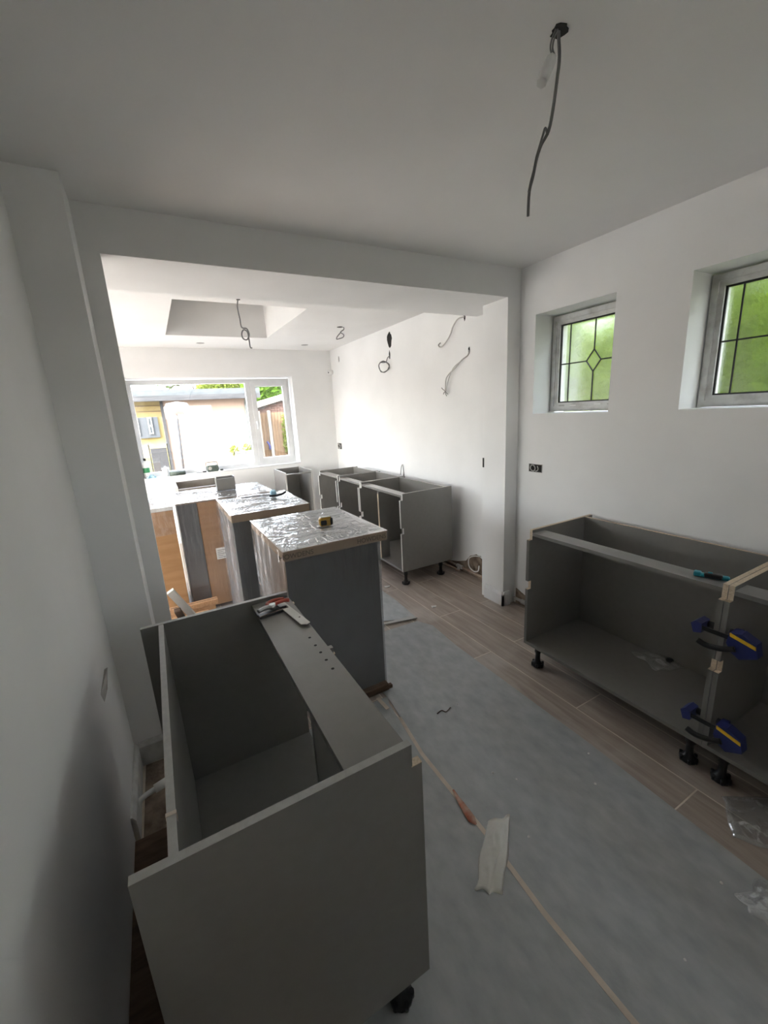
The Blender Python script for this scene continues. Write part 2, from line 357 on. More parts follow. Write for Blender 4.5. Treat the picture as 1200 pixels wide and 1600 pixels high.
m = MB(); m.box(-0.62, XL, Y0, 2.03, 0, 2.75).box(-0.62, -0.140, 2.03, 2.262, 0, 2.75); m.box(-0.62, -0.067, YH, 2.285, 0, ZS)
m.box(-0.62, -0.30, 2.2, 2.40, 0, 2.75)
wall_left = struct(m.build('wall_left', 'plaster'))
m = MB(); m.box(XBL, 2.6, YH, 2.79, ZS, 2.75)
struct(m.build('wall_opening_beam', 'plaster'))
m = MB(); WIN = (-0.189, 1.858, 0.891, 2.116)
holes_wall(m, 'y', YB, YB+0.30, XBL-0.3, 2.70, -0.2, 2.75, [WIN])
wall_back = struct(m.build('wall_back', 'plaster'))
m = MB(); holes_wall(m, 'x', XBL-0.2, XBL, 2.285, YB, -0.2, 2.75, [PD])
m.box(XBL-0.2, -0.60, 2.285, 2.40, 0, 2.75)
wall_side = struct(m.build('wall_side', 'plaster'))
m = MB(); holes_wall(m, 'y', Y0-0.2, Y0, -0.62, 2.70, -0.2, 2.75, [FW]); struct(m.build('wall_front', 'plaster'))
m = MB(); holes_wall(m, 'z', ZC, 2.75, -0.6, 2.6, Y0, YH+0.1, [])
ceil_front = struct(m.build('ceiling', 'ceiling_paint'))
SKY = (0.292, 1.346, 3.679, 5.130)
m = MB(); holes_wall(m, 'z', ZB, 2.85, XBL, 2.6, 2.75, YB+0.1, [SKY])
ceil_back = struct(m.build('ceiling_extension', 'ceiling_paint'))
m = MB(); m.box(-0.9, 2.7, Y0-0.2, 2.25, 2.76, 5.6)  # unseen storey and gable, added only to shade the extension roof
m.prism([(-1.1-0.3, 5.6), (2.25+0.3, 5.6), (0.4, 7.4)], 'x', -0.9, 2.7)
struct(m.build('wall_shade_storey', 'brick'))
m = MB(); m.box(-0.62, 2.70, Y0, YB+0.3, -0.2, -0.0006).box(XBL-0.2, -0.62, 2.285, YB+0.3, -0.2, -0.0006)
floor = struct(m.build('floor', 'grout'))
# plank tiles laid along the room
pm = {}
k = 0
for col in range(-22, 4):
    xa = 1.725+col*0.206; xb = xa+0.2015
    if xa > XRB: continue
    off = 1.18 if col % 2 == 0 else 0.615
    for row in range(-3, 5):
        ya = off+row*1.2; yb = ya+1.1955
        ya2 = max(ya, Y0); yb2 = min(yb, YB)
        if yb2-ya2 < 0.05: continue
        xb2 = min(xb, XRB)
        if xa < -0.32:
            ya2 = max(ya2, 2.41)
            if yb2-ya2 < 0.05 or xb < XBL: continue
        ln = round(yb2-ya2, 4); wd = round(xb2-xa, 4)
        if (ln, wd) not in pm:
            b = MB().bev(-wd/2, wd/2, -ln/2, ln/2, -0.006, 0.0, 0.0012); pm[(ln, wd)] = b.mesh('plank', ['plank_tile'])
        o = bpy.data.objects.new('plank', pm[(ln, wd)]); C.objects.link(o)
        o.parent = floor; o.location = Vector(((xa+xb2)/2, (ya2+yb2)/2, 0))-floor.location
        k += 1

# skirting on the pier
m = MB()
def skirt(mb, x0, x1, y0, y1):
    mb.box(x0, x1, y0, y1, 0.0, 0.085)
m.prism([(2.237, 0.0), (2.255, 0.0), (2.255, 0.115), (2.248, 0.115), (2.24, 0.098), (2.237, 0.09)], 'y', YH-0.018, 2.445)
m.prism([(YH-0.018, 0.0), (YH, 0.0), (YH, 0.115), (YH-0.007, 0.115), (YH-0.015, 0.098), (YH-0.018, 0.09)], 'x', 2.237, 2.318)
struct(m.build('baseboard_right', 'upvc'))
m = MB(); m.prism([(-0.311, 0.0), (-0.293, 0.0), (-0.293, 0.10), (-0.304, 0.12), (-0.311, 0.12)], 'y', 1.60, 2.03)
m.prism([(2.03, 0.0), (2.012, 0.0), (2.012, 0.10), (2.023, 0.12), (2.03, 0.12)], 'x', -0.293, -0.14)
struct(m.build('baseboard_left', 'dusty_upvc'))

# torn plaster lip on the left wall
m = MB(); p = PX(160, 1088, XL)
m.add([(XL, p.y-0.02, p.z+0.02), (XL+0.012, p.y+0.05, p.z+0.015), (XL+0.012, p.y+0.14, p.z+0.035), (XL+0.010, p.y+0.13, p.z+0.02), (XL+0.012, p.y+0.05, p.z-0.005), (XL+0.004, p.y-0.01, p.z-0.02)], [(0, 1, 2, 3, 4, 5)])
m.add([(XL, p.y-0.02, p.z+0.02), (XL, p.y+0.14, p.z+0.03), (XL+0.012, p.y+0.14, p.z+0.035), (XL+0.012, p.y+0.05, p.z+0.015)], [(0, 1, 2, 3)])
tag(m.build('torn_plaster', 'melamine_edge'), 'torn grey lip of plaster on the left wall', 'plaster')

# ------------------------------------------------------------------ windows
def frame_rect(mb, axis, a0, a1, u0, u1, v0, v1, t, mi=0):
    def B(ua, ub, va, vb):
        if axis == 'y': mb.box(ua, ub, a0, a1, va, vb, mi)
        else: mb.box(a0, a1, ua, ub, va, vb, mi)
    B(u0, u1, v0, v0+t); B(u0, u1, v1-t, v1); B(u0, u0+t, v0+t, v1-t); B(u1-t, u1, v0+t, v1-t)
# garden window
yw = YB+0.125
win = thing('window_1', None, None, (0.8, yw, WIN[2])); win['kind'] = 'structure'
m = MB(); frame_rect(m, 'y', yw, yw+0.07, WIN[0], WIN[1]-0.02, WIN[2]+0.012, WIN[3]-0.015, 0.055)
wpart(m, 'window_frame', 'upvc', win)
m = MB(); m.box(1.225, 1.298, yw-0.002, yw+0.07, WIN[2]+0.06, WIN[3]-0.07); wpart(m, 'mullion', 'upvc', win)
m = MB(); frame_rect(m, 'y', yw-0.014, yw+0.05, 1.295, WIN[1]-0.055, WIN[2]+0.055, WIN[3]-0.058, 0.058); sash = wpart(m, 'sash', 'upvc', win)
m = MB(); frame_rect(m, 'y', yw-0.006, yw+0.04, 1.346, WIN[1]-0.106, WIN[2]+0.107, WIN[3]-0.110, 0.012); wpart(m, 'gasket', 'upvc', win)
m = MB(); m.box(1.353, WIN[1]-0.112, yw+0.02, yw+0.026, WIN[2]+0.11, WIN[3]-0.115); wpart(m, 'pane', 'glass', win)
m = MB(); m.box(WIN[0]+0.055, 1.226, yw+0.03, yw+0.036, WIN[2]+0.066, WIN[3]-0.07); wpart(m, 'pane', 'glass', win)
m = MB(); m.bev(1.309, 1.335, yw-0.05, yw-0.014, 1.50, 1.53, 0.004).bev(1.314, 1.330, yw-0.055, yw-0.04, 1.42, 1.53, 0.004); wpart(m, 'window_handle', 'upvc', win)
m = MB(); m.bev(WIN[0], WIN[1], YB-0.006, yw, WIN[2]-0.004, WIN[2]+0.012, 0.004); wpart(m, 'window_sill', 'upvc', win)
# skylight
sk = thing('window_2', None, None, (0.82, 4.4, 2.85)); sk['kind'] = 'structure'
m = MB(); frame_rect(m, 'x', 0, 0, 0, 0, 0, 0, 0); m = MB()
m.box(SKY[0]-0.05, SKY[0]+0.03, SKY[2]-0.05, SKY[3]+0.05, 2.85, 2.93).box(SKY[1]-0.03, SKY[1]+0.05, SKY[2]-0.05, SKY[3]+0.05, 2.85, 2.93)
m.box(SKY[0]+0.03, SKY[1]-0.03, SKY[2]-0.05, SKY[2]+0.03, 2.85, 2.93).box(SKY[0]+0.03, SKY[1]-0.03, SKY[3]-0.03, SKY[3]+0.05, 2.85, 2.93)
wpart(m, 'skylight_frame', 'fascia', sk)
m = MB(); m.box(SKY[0]-0.02, SKY[1]+0.02, SKY[2]-0.02, SKY[3]+0.02, 2.93, 2.95); wpart(m, 'cover_board', 'white_board', sk)
# unseen window behind the camera, added to fill the front room with light
fw = thing('window_6', None, None, (1.1, Y0-0.1, FW[2])); fw['kind'] = 'structure'
m = MB(); frame_rect(m, 'y', Y0-0.14, Y0-0.07, *FW, 0.05); m.box(1.07, 1.13, Y0-0.14, Y0-0.07, FW[2]+0.05, FW[3]-0.05); wpart(m, 'window_frame', 'upvc', fw)
for a, b in ((FW[0]+0.05, 1.07), (1.13, FW[1]-0.05)):
    m = MB().box(a, b, Y0-0.11, Y0-0.104, FW[2]+0.05, FW[3]-0.05); wpart(m, 'pane', 'glass', fw)
m = MB().box(-1.2, 3.4, Y0-1.7, Y0-0.2, 2.2, 2.3).box(-1.2, -1.1, Y0-1.7, Y0-1.6, GZ0, 2.2).box(3.3, 3.4, Y0-1.7, Y0-1.6, GZ0, 2.2); struct(m.build('added_canopy', 'fascia'))  # unseen canopy, added to block sky and sun at the added window
# patio door on the hidden side of the extension
pd = thing('door_1', None, None, (XBL-0.1, 4.1, 0)); pd['kind'] = 'structure'
m = MB(); frame_rect(m, 'x', XBL-0.14, XBL-0.07, *PD, 0.06); m.box(XBL-0.14, XBL-0.07, 3.97, 4.03, 0.06, 1.94); wpart(m, 'door_frame', 'upvc', pd)
for a, b in ((2.51, 3.97), (4.03, 5.39)):
    m = MB(); m.box(XBL-0.11, XBL-0.104, a, b, 0.06, 1.94); wpart(m, 'pane', 'glass', pd)
# leaded windows
for i, (a, b, c, d, e, f) in enumerate(LEAD):
    xw = 2.546
    wn = thing('window_%d' % (3+i), None, None, (xw, (e+f)/2, 1.505)); wn['kind'] = 'structure'
    z0, z1 = 1.508, 2.138
    m = MB(); frame_rect(m, 'x', xw, xw+0.065, e, f, z0, z1, 0.058); wpart(m, 'window_frame', 'dusty_upvc', wn)
    m = MB(); frame_rect(m, 'x', xw-0.010, xw+0.03, e+0.012, f-0.012, z0+0.012, z1-0.012, 0.022); wpart(m, 'bead', 'dusty_upvc', wn)
    g0, g1, h0, h1 = e+0.058, f-0.058, z0+0.058, z1-0.058
    m = MB(); frame_rect(m, 'x', xw+0.012, xw+0.024, g0-0.001, g1+0.001, h0-0.001, h1+0.001, 0.009); wpart(m, 'gasket', 'gasket', wn)
    m = MB(); m.box(xw+0.020, xw+0.026, g0, g1, h0, h1); pane = wpart(m, 'pane', 'obscure_glass', wn)
    cy = (g0+g1)/2; cz = (h0+h1)/2; dy, dz = 0.051, 0.068; bx = xw+0.019
    if i == 0:
        for k in range(6):
            y_ = e+0.05+k*0.09; mm = MB().box(xw-0.0012, xw+0.001, y_, y_+0.045, z0+0.016+0.006*(k % 2), z0+0.036+0.004*(k % 3)); wpart(mm, 'tape_remnant', ('white_plastic', 'cable_light')[k % 2], wn)
    def came(p, q, name='lead_came'):
        mm = MB(); P = Vector((bx, p[0], p[1])); Q = Vector((bx, q[0], q[1])); dd = (Q-P).normalized(); nn = Vector((0, -dd.z, dd.y))*0.0038
        vs = [P+nn+Vector((-0.003, 0, 0)), P-nn+Vector((-0.003, 0, 0)), Q-nn+Vector((-0.003, 0, 0)), Q+nn+Vector((-0.003, 0, 0)), P+nn+Vector((0.001, 0, 0)), P-nn+Vector((0.001, 0, 0)), Q-nn+Vector((0.001, 0, 0)), Q+nn+Vector((0.001, 0, 0))]
        mm.add(vs, [(0, 1, 2, 3), (7, 6, 5, 4), (0, 4, 5, 1), (1, 5, 6, 2), (2, 6, 7, 3), (3, 7, 4, 0)]); wpart(mm, name, 'lead', wn)
    came((g1-0.072, h0), (g1-0.072, h1)); came((g0+0.072, h0), (g0+0.072, h1))
    came((cy, cz+dz), (cy, h1)); came((cy, h0), (cy, cz-dz)); came((g1, cz), (cy+dy, cz)); came((cy-dy, cz), (g0, cz))
    came((cy, cz+dz), (cy+dy, cz)); came((cy+dy, cz), (cy, cz-dz)); came((cy, cz-dz), (cy-dy, cz)); came((cy-dy, cz), (cy, cz+dz))

# ------------------------------------------------------------------ floor protection
def slab(name, poly, z0, z1, mats, label, cat, group=None):
    m = MB().prism(poly, 'z', z0, z1); return tag(m.build(name, mats), label, cat, group)
slab('floor_sheet', [(0.858, -0.9), (1.535, -0.9), (1.54, 0.35), (1.568, 1.0), (1.575, 2.0), (1.60, 2.30), (1.54, 2.42), (0.95, 2.44), (0.92, 1.74), (0.872, 1.36), (0.866, 0.93), (0.85, 0.64)], 0.0005, 0.0035, 'sheet', 'grey protective floor sheet in the walkway between the two base cabinets', 'floor sheet')
slab('floor_sheet', [(0.20, -0.9), (0.846, -0.9), (0.838, 0.64), (0.854, 0.93), (0.860, 1.36), (0.905, 1.74), (0.93, 1.80), (0.20, 1.80)], 0.0005, 0.0035, 'sheet', 'grey protective floor sheet running under the nearest cabinet', 'floor sheet')
slab('floor_sheet', [(0.9, 2.56), (1.325, 2.56), (1.56, 2.45), (1.585, 2.80), (1.58, 3.3), (0.9, 3.3)], 0.004, 0.0075, 'sheet', 'grey floor sheet with a lifted corner beyond the film wrapped unit', 'floor sheet')
# tape strip along the joint
pts = [(0.853, 0.2), (0.846, 0.36), (0.842, 0.64), (0.860, 0.93), (0.866, 1.36), (0.9, 1.62)]
m = MB()
for p, q in zip(pts[:-1], pts[1:]):
    m.add([(p[0]-0.009, p[1], 0.0036), (p[0]+0.009, p[1], 0.0036), (q[0]+0.009, q[1], 0.0036), (q[0]-0.009, q[1], 0.0036), (p[0]-0.009, p[1], 0.0046), (p[0]+0.009, p[1], 0.0046), (q[0]+0.009, q[1], 0.0046), (q[0]-0.009, q[1], 0.0046)], [(3, 2, 1, 0), (4, 5, 6, 7), (0, 1, 5, 4), (1, 2, 6, 5), (2, 3, 7, 6), (3, 0, 4, 7)])
tag(m.build('seam_strip', 'tape_strip'), 'thin beige strip along the joint of the grey floor sheets', 'strip')

# ------------------------------------------------------------------ kitchen carcasses
LEG = 0.15; TOP = 0.87; TH = 0.018; RT = TOP-TH
def cabinet(label, loc, rotz, W, D=0.56, edge='chipboard', rail=(0.025, 0.115), back=0.486, posts=(), shelf=None, name='base_cabinet', legs=True, cut=True, group=None, post_mat='chipboard', mid=True, front='melamine', raw='chipboard'):
    t = thing(name, label, 'cabinet', loc, rotz, group)
    zt = TOP; zb = LEG
    nd = 0.025
    prof = [(0, zb), (D, zb), (D, zt), (nd, zt), (nd, zt-0.058), (0, zt-0.058), (0, 0.560), (nd, 0.560), (nd, 0.508), (0, 0.508)]
    # side materials per edge: 0 melamine, 1 edge colour, 2 raw board
    sm = [0, 0, 1, 2, 2, 3, 2, 2, 2, 3]
    if not mid: prof = prof[:6]; sm = [0, 0, 1, 2, 2, 3]
    if not cut: prof = [(0, zb), (D, zb), (D, zt), (0, zt)]; sm = [0, 0, 1, 3]
    for x in (0, W-TH):
        m = MB().prism(prof, 'x', x, x+TH, 0, sm); part(m, 'side_panel', ['melamine', edge, raw, front], t)
    m = MB().box(TH, W-TH, 0.0, D, zb, zb+TH); part(m, 'bottom_panel', ['melamine'], t)
    m = MB().box(TH, W-TH, back, back+0.016, zb+TH, zt-0.001, 0, 1); part(m, 'back_panel', ['melamine', edge], t)
    rl = None
    if rail:
        m = MB().box(TH, W-TH, rail[0], rail[1], zt-2*TH, RT, 0, 0); rl = part(m, 'front_rail', ['melamine', edge], t)
    for px in posts:
        m = MB().box(px-0.009, px+0.009, 0.003, 0.10, zb+TH, zt-2*TH, 0)
        # front edge shows raw board
        m2 = MB().box(px-0.010, px+0.010, 0.001, 0.004, zb+TH, zt-2*TH-0.022); pp = part(m, 'centre_post', ['melamine'], t); part(m2, 'post_edge', [post_mat], pp)
    if legs:
        for fx in (0.06, W-0.06):
            for fy in (0.06, D-0.10):
                m = MB().lathe([(0.030, 0.0), (0.034, 0.004), (0.034, 0.018), (0.018, 0.030), (0.015, 0.05), (0.015, 0.09), (0.020, 0.095), (0.020, 0.135), (0.032, 0.14), (0.032, 0.15)], (fx, fy, 0), 14)
                lg = part(m, 'leg', ['black_plastic'], t)
                m = MB()
                for q in range(6):
                    a = q*PI/3; cx = fx+0.031*math.cos(a); cy = fy+0.031*math.sin(a)
                    m.cyl((cx, cy, 0.004), (cx, cy, 0.026), 0.007, n=8)
                part(m, 'adjuster_ring', ['black_plastic'], lg)
    return t, rl

# foreground cabinet by the left wall
LC, rail_l = cabinet('charcoal base cabinet nearest the camera, open on top, beside the left wall', (0.41, 0.647, 0), PI/2, 0.97, edge='melamine_edge', rail=(0.025, 0.172), posts=(0.52,), mid=False)
for i, (hx, hy) in enumerate(((488, 995), (497, 1007), (505, 1018), (513, 1030), (524.6, 1043))):
    y = PZ(hx, hy, RT).y
    m = MB().cyl((y-0.647, 0.41-0.353, RT-0.002), (y-0.647, 0.41-0.353, RT+0.0003), 0.005, n=12); m2 = part(m, 'screw_hole', 'cavity', LC)
# notch ledges in raw board
for lx in (0.009, 0.961):
    m = MB().bev(lx-0.0095, lx+0.0095, -0.0006, 0.027, TOP-0.060, TOP-0.0570, 0.0005); part(m, 'notch_edge', 'chipboard', LC)
m = MB().bev(0.508, 0.532, -0.001, 0.026, TOP-0.060, TOP-0.0565, 0.0005); part(m, 'notch_edge', 'chipboard', LC)
m = MB().box(0.10, 0.108, 0.485, 0.5035, TOP-0.02, TOP+0.0004); part(m, 'tape_patch', 'tape_strip', LC)
# cabinets by the right wall
RC, rail_r = cabinet('long dark grey base cabinet under the leaded windows, showing a full open front', (1.79, 1.603, 0), -PI/2, 0.955, rail=(0.025, 0.125))
RC2, _ = cabinet('dark grey base cabinet at the right picture edge, clamped to its neighbour', (1.79, 0.646, 0), -PI/2, 0.80, rail=(0.025, 0.125))
# extension run along the right wall
F1, _ = cabinet('grey base cabinet with a pale centre post, nearest in the extension run', (1.782, 3.83, 0), -PI/2, 0.83, posts=(0.415,), edge='melamine_edge', front='edge_pale', raw='edge_pale')
F2, _ = cabinet('grey base cabinet second in the extension run, behind the one with the centre post', (1.782, 4.40, 0), -PI/2, 0.56, edge='melamine_edge', back=0.5, front='edge_pale', raw='edge_pale')
F3, _ = cabinet('grey base cabinet farthest in the extension run on the right wall', (1.782, 5.04, 0), -PI/2, 0.60, edge='melamine_edge', back=0.5, front='edge_pale', raw='edge_pale')
F4, _ = cabinet('narrow grey corner cabinet standing against the garden window wall', (1.40, 5.20, 0), 0, 0.365, edge='melamine_edge', rail=(0.0, 0.018), cut=False, front='edge_pale', raw='edge_pale', back=0.53)
GC, _ = cabinet('grey base cabinet directly below the garden window, behind the film wrapped cartons', (0.138, 5.05, 0), 0, 0.63, edge='melamine_edge', rail=(0.0, 0.02), cut=False, front='edge_pale', raw='edge_pale', back=0.53)

# ------------------------------------------------------------------ film wrapped cartons
def fbm(x, y, z): return noise.noise((x, y, z))+0.5*noise.noise((2*x, 2*y, 2*z+3))
def film_top(root, x0, x1, y0, y1, z, seed, amp=0.007, nx=150, ny=150, drop=0.03):
    m = MB(); vs = []; fs = []
    for j in range(ny+1):
        for i in range(nx+1):
            u = i/nx; v = j/ny; x = x0+(x1-x0)*u; y = y0+(y1-y0)*v
            wv = 0.5*noise.noise((x*5+seed, y*5, seed)); big = noise.noise((x*4, y*4, seed+2))
            # long pulled creases across the lid, short crossing creases in patches
            c1 = max(0, 1-abs(noise.noise((x*2.2+seed, y*22+wv*5, seed)))*3.2)
            c2 = max(0, 1-abs(noise.noise((x*26+wv*7+y*6, y*4.0, seed+9)))*3.6)*max(0, min(1, 0.5+1.6*big))
            c3 = noise.noise((x*70, y*70, seed+5))*0.08
            e = min(u, 1-u, v, 1-v); k = min(1, e*14)
            vs.append((x, y, z+0.002+amp*(0.45*c1*c1+0.85*c2*c2+c3)*k))
    for j in range(ny):
        for i in range(nx): a = j*(nx+1)+i; fs.append((a, a+1, a+nx+2, a+nx+1))
    m.add(vs, fs, 0, True); return wpart(m, 'film_top', 'film_top', root)
def film_side(root, p0, p1, z0, z1, out, seed, amp=0.006, nx=30, nz=30, matname='film_side', name='film_side'):
    m = MB(); vs = []; fs = []; p0 = Vector(p0); p1 = Vector(p1); out = Vector(out)
    for j in range(nz+1):
        for i in range(nx+1):
            u = i/nx; v = j/nz; p = p0.lerp(p1, u); z = z0+(z1-z0)*v
            c = 1-abs(noise.noise((u*9+seed+0.8*noise.noise((u*3, v*3, seed)), v*1.6, seed)))*2
            e = min(1, min(u, 1-u)*12)
            q = p+out*(0.0025+amp*max(0, c)**2*e); vs.append((q.x, q.y, z))
    for j in range(nz):
        for i in range(nx): a = j*(nx+1)+i; fs.append((a, a+1, a+nx+2, a+nx+1))
    m.add(vs, fs, 0, True); return wpart(m, name, matname, root)
def text_part(root, s, size, loc, rot, matname, name):
    cu = bpy.data.curves.new(name, 'FONT'); cu.body = s; cu.size = size; cu.extrude = 0.0003; cu.align_x = 'CENTER'; cu.align_y = 'CENTER'
    to = bpy.data.objects.new(name, cu); C.objects.link(to); dg = bpy.context.evaluated_depsgraph_get()
    me = bpy.data.meshes.new_from_object(to.evaluated_get(dg)); bpy.data.objects.remove(to)
    me.materials.clear(); me.materials.append(MAT[matname]); o = bpy.data.objects.new(name, me); C.objects.link(o)
    o.parent = root; o.location = Vector(loc)-root.location if root.parent is None else Vector(loc); o.rotation_euler = rot; return o

def film_crease_glints(root, x0, x1, y0, y1, z, seed, n_long, n_short):  # white folds stand in for the light streaks along the film's creases
    rnd = random.Random(seed); m = MB()
    def fold(pts, wd):
        P = [Vector(p) for p in pts]
        for a, b in zip(P[:-1], P[1:]):
            d = (b-a).normalized(); nn = Vector((-d.y, d.x, 0))*wd; up = Vector((0, 0, wd*1.6))
            m.add([a-nn, a+nn, a+up, b-nn, b+nn, b+up], [(0, 3, 5, 2), (2, 5, 4, 1), (0, 1, 4, 3)])
    for k in range(n_long):
        y = rnd.uniform(y0+0.02, y1-0.02); xa = rnd.uniform(x0, x0+(x1-x0)*0.6); L = rnd.uniform(0.15, 0.4); sl = rnd.uniform(-0.06, 0.05); N = 8
        fold([(min(xa+L*i/N, x1-0.005), min(max(y+sl*L*i/N+0.006*noise.noise((i*0.7, k*3.1, seed)), y0+0.005), y1-0.005), z+0.005) for i in range(N+1) if xa+L*i/N < x1-0.004], rnd.uniform(0.0006, 0.0014))
    for k in range(n_short):
        if rnd.random() < 0.65: x = rnd.uniform(x0+0.02, x0+(x1-x0)*0.6); y = rnd.uniform(y0+(y1-y0)*0.5, y1-0.05)
        else: x = rnd.uniform(x0+0.02, x1-0.1); y = rnd.uniform(y0+0.01, y0+0.14)
        L = rnd.uniform(0.05, 0.16); sx = rnd.uniform(-0.25, 0.35); N = 6
        fold([(x-sx*L*i/N+0.008*noise.noise((i*0.8, k*2.7, seed+3)), max(y-L*i/N*0.9, y0+0.006), z+0.006) for i in range(N+1)], rnd.uniform(0.0008, 0.0020))
    o = wpart(m, 'film_crease_glints', 'film_crease', root); o['kind'] = 'stuff'; return o
# A: nearest, dark panel front
xa0, xa1, ya0, ya1, za = 0.452, 1.020, 1.872, 2.60, 0.953
A = thing('wrapped_unit', 'film wrapped dark grey unit with a tape measure on its cardboard lid', 'wrapped unit', (0.73, 2.23, 0))
m = MB().bev(xa0+0.006, 0.965, ya0+0.008, ya1-0.01, 0.045, za-0.02, 0.003); wpart(m, 'carcass', 'wrapped_panel', A)
m = MB().bev(xa0, xa1, ya0-0.004, ya1, za-0.052, za, 0.004); cap = wpart(m, 'cardboard_lid', 'cardboard_pale', A)
text_part(A, 'HOWDENS', 0.034, (0.515, ya0-0.0046, za-0.027), (PI/2, 0, 0), 'print_ink', 'printed_name')
text_part(A, 'HOWDENS', 0.034, (0.925, ya0-0.0046, za-0.027), (PI/2, 0, 0), 'print_ink', 'printed_name')
m = MB().box(xa0+0.006, xa1-0.006, ya0+0.004, ya1-0.006, za-0.001, za+0.0008); wpart(m, 'top_board', 'lid_grey', A)
film_top(A, xa0-0.004, xa1+0.004, ya0-0.006, ya1+0.004, za, 1.3)
film_crease_glints(A, xa0, xa1, ya0, ya1, za, 3, 70, 60)
film_side(A, (xa0-0.002, ya1, 0), (xa0-0.002, ya0-0.006, 0), 0.03, za+0.003, (-1, 0, 0), 2.2, amp=0.012, nx=80)
film_side(A, (xa0, ya0-0.006, 0), (0.968, ya0-0.006, 0), 0.03, za-0.04, (0, -1, 0), 5.1, amp=0.003)
# loose skirt of film hanging off the lid's right corner
m = MB(); vs = []; fs = []; n1, n2 = 14, 30
for j in range(n2+1):
    for i in range(n1+1):
        u = i/n1; v = j/n2; z = 0.01+(za-0.03-0.01)*v
        x = 0.968+(xa1-0.968-0.004)*(0.25+0.75*v)*u+0.004*math.sin(u*19+v*5); y = ya0+0.006+0.10*u*u+0.008*math.sin(u*23+v*3)
        vs.append((x, y, z))
for j in range(n2):
    for i in range(n1): a = j*(n1+1)+i; fs.append((a, a+1, a+n1+2, a+n1+1))
m.add(vs, fs, 0, True); wpart(m, 'film_skirt', 'film_skirt', A)
m = MB().bev(0.50, 0.965, ya0-0.03, ya0+0.03, 0.004, 0.045, 0.003); wpart(m, 'base_batten', 'dark_wood', A)
m = MB().bev(0.50, 0.965, ya1-0.10, ya1-0.04, 0.004, 0.045, 0.003); wpart(m, 'base_batten', 'dark_wood', A)
# B
B = thing('wrapped_unit', 'film wrapped grey unit with a blue clamp on top, middle of the row', 'wrapped unit', (0.65, 3.17, 0), 0)
xb0, xb1, yb0, yb1, zb_ = 0.372, 0.925, 2.86, 3.54, 0.95
m = MB().bev(xb0+0.005, xb1-0.03, yb0+0.006, yb1, 0.03, zb_-0.02, 0.003); wpart(m, 'carcass', 'wrapped_panel', B)
m = MB().bev(xb0, xb1, yb0, yb1, zb_-0.055, zb_, 0.004); wpart(m, 'cardboard_lid', 'cardboard_pale', B)
m = MB().box(xb0+0.006, xb1-0.006, yb0+0.004, yb1-0.006, zb_-0.001, zb_+0.0008); wpart(m, 'top_board', 'lid_grey', B)
film_top(B, xb0-0.004, xb1+0.004, yb0-0.004, yb1+0.004, zb_, 4.7)
film_crease_glints(B, xb0, xb1, yb0, yb1, zb_, 5, 60, 25)
film_side(B, (xb0-0.002, yb1, 0), (xb0-0.002, yb0-0.004, 0), 0.02, zb_+0.003, (-1, 0, 0), 7.7, amp=0.014, nx=80)
film_side(B, (xb0, yb0-0.003, 0), (xb1-0.02, yb0-0.003, 0), 0.02, zb_-0.05, (0, -1, 0), 8.1, amp=0.003)
m = MB().bev(xb0+0.05, xb1-0.06, yb0+0.1, yb1-0.1, 0.0, 0.03, 0.002); wpart(m, 'base_batten', 'dark_wood', B)
# C
Cc = thing('wrapped_unit', 'tall film wrapped unit half grey half cardboard with a delivery label', 'wrapped unit', (0.46, 3.88, 0))
xc0, xc1, yc0, yc1, zc = 0.072, 0.845, 3.585, 4.20, 0.95
m = MB().bev(xc0+0.006, xc0+0.150, yc0+0.006, yc1, 0.03, zc-0.012, 0.003); wpart(m, 'grey_panel', 'wrapped_panel', Cc)
m = MB().bev(xc0+0.152, xc1-0.01, yc0+0.010, yc1, 0.03, zc-0.012, 0.003); wpart(m, 'carton', 'cardboard', Cc)
m = MB().bev(xc0, xc1, yc0, yc1, zc-0.012, zc, 0.003); wpart(m, 'cardboard_lid', 'cardboard_pale', Cc)
m = MB().box(xc0+0.006, xc1-0.006, yc0+0.004, yc1-0.006, zc-0.001, zc+0.0008); wpart(m, 'top_board', 'lid_grey', Cc)
film_top(Cc, xc0-0.004, xc1+0.004, yc0-0.004, yc1+0.03, zc, 9.4, amp=0.012)
film_side(Cc, (xc0-0.002, yc1, 0), (xc0-0.002, yc0-0.004, 0), 0.02, zc+0.003, (-1, 0, 0), 3.3)
film_side(Cc, (xc0, yc0-0.003, 0), (xc1, yc0-0.003, 0), 0.02, zc, (0, -1, 0), 6.6, amp=0.004)
p = PY(337, 857, yc0-0.008); q = PY(356, 871, yc0-0.008)
m = MB().box(p.x, q.x, yc0-0.0085, yc0-0.0075, q.z, p.z); lb = wpart(m, 'delivery_label', 'paper', Cc)
m = MB()
for k in range(5): zz = q.z+0.012+k*(p.z-q.z-0.02)/5; m.box(p.x+0.01, q.x-0.012-0.02*(k % 2), yc0-0.0090, yc0-0.0086, zz, zz+0.005)
wpart(m, 'label_print', 'cable_grey', Cc)
m = MB().bev(xc0+0.04, xc1-0.04, yc0+0.08, yc1-0.08, 0.0, 0.03, 0.002); wpart(m, 'base_batten', 'dark_wood', Cc)
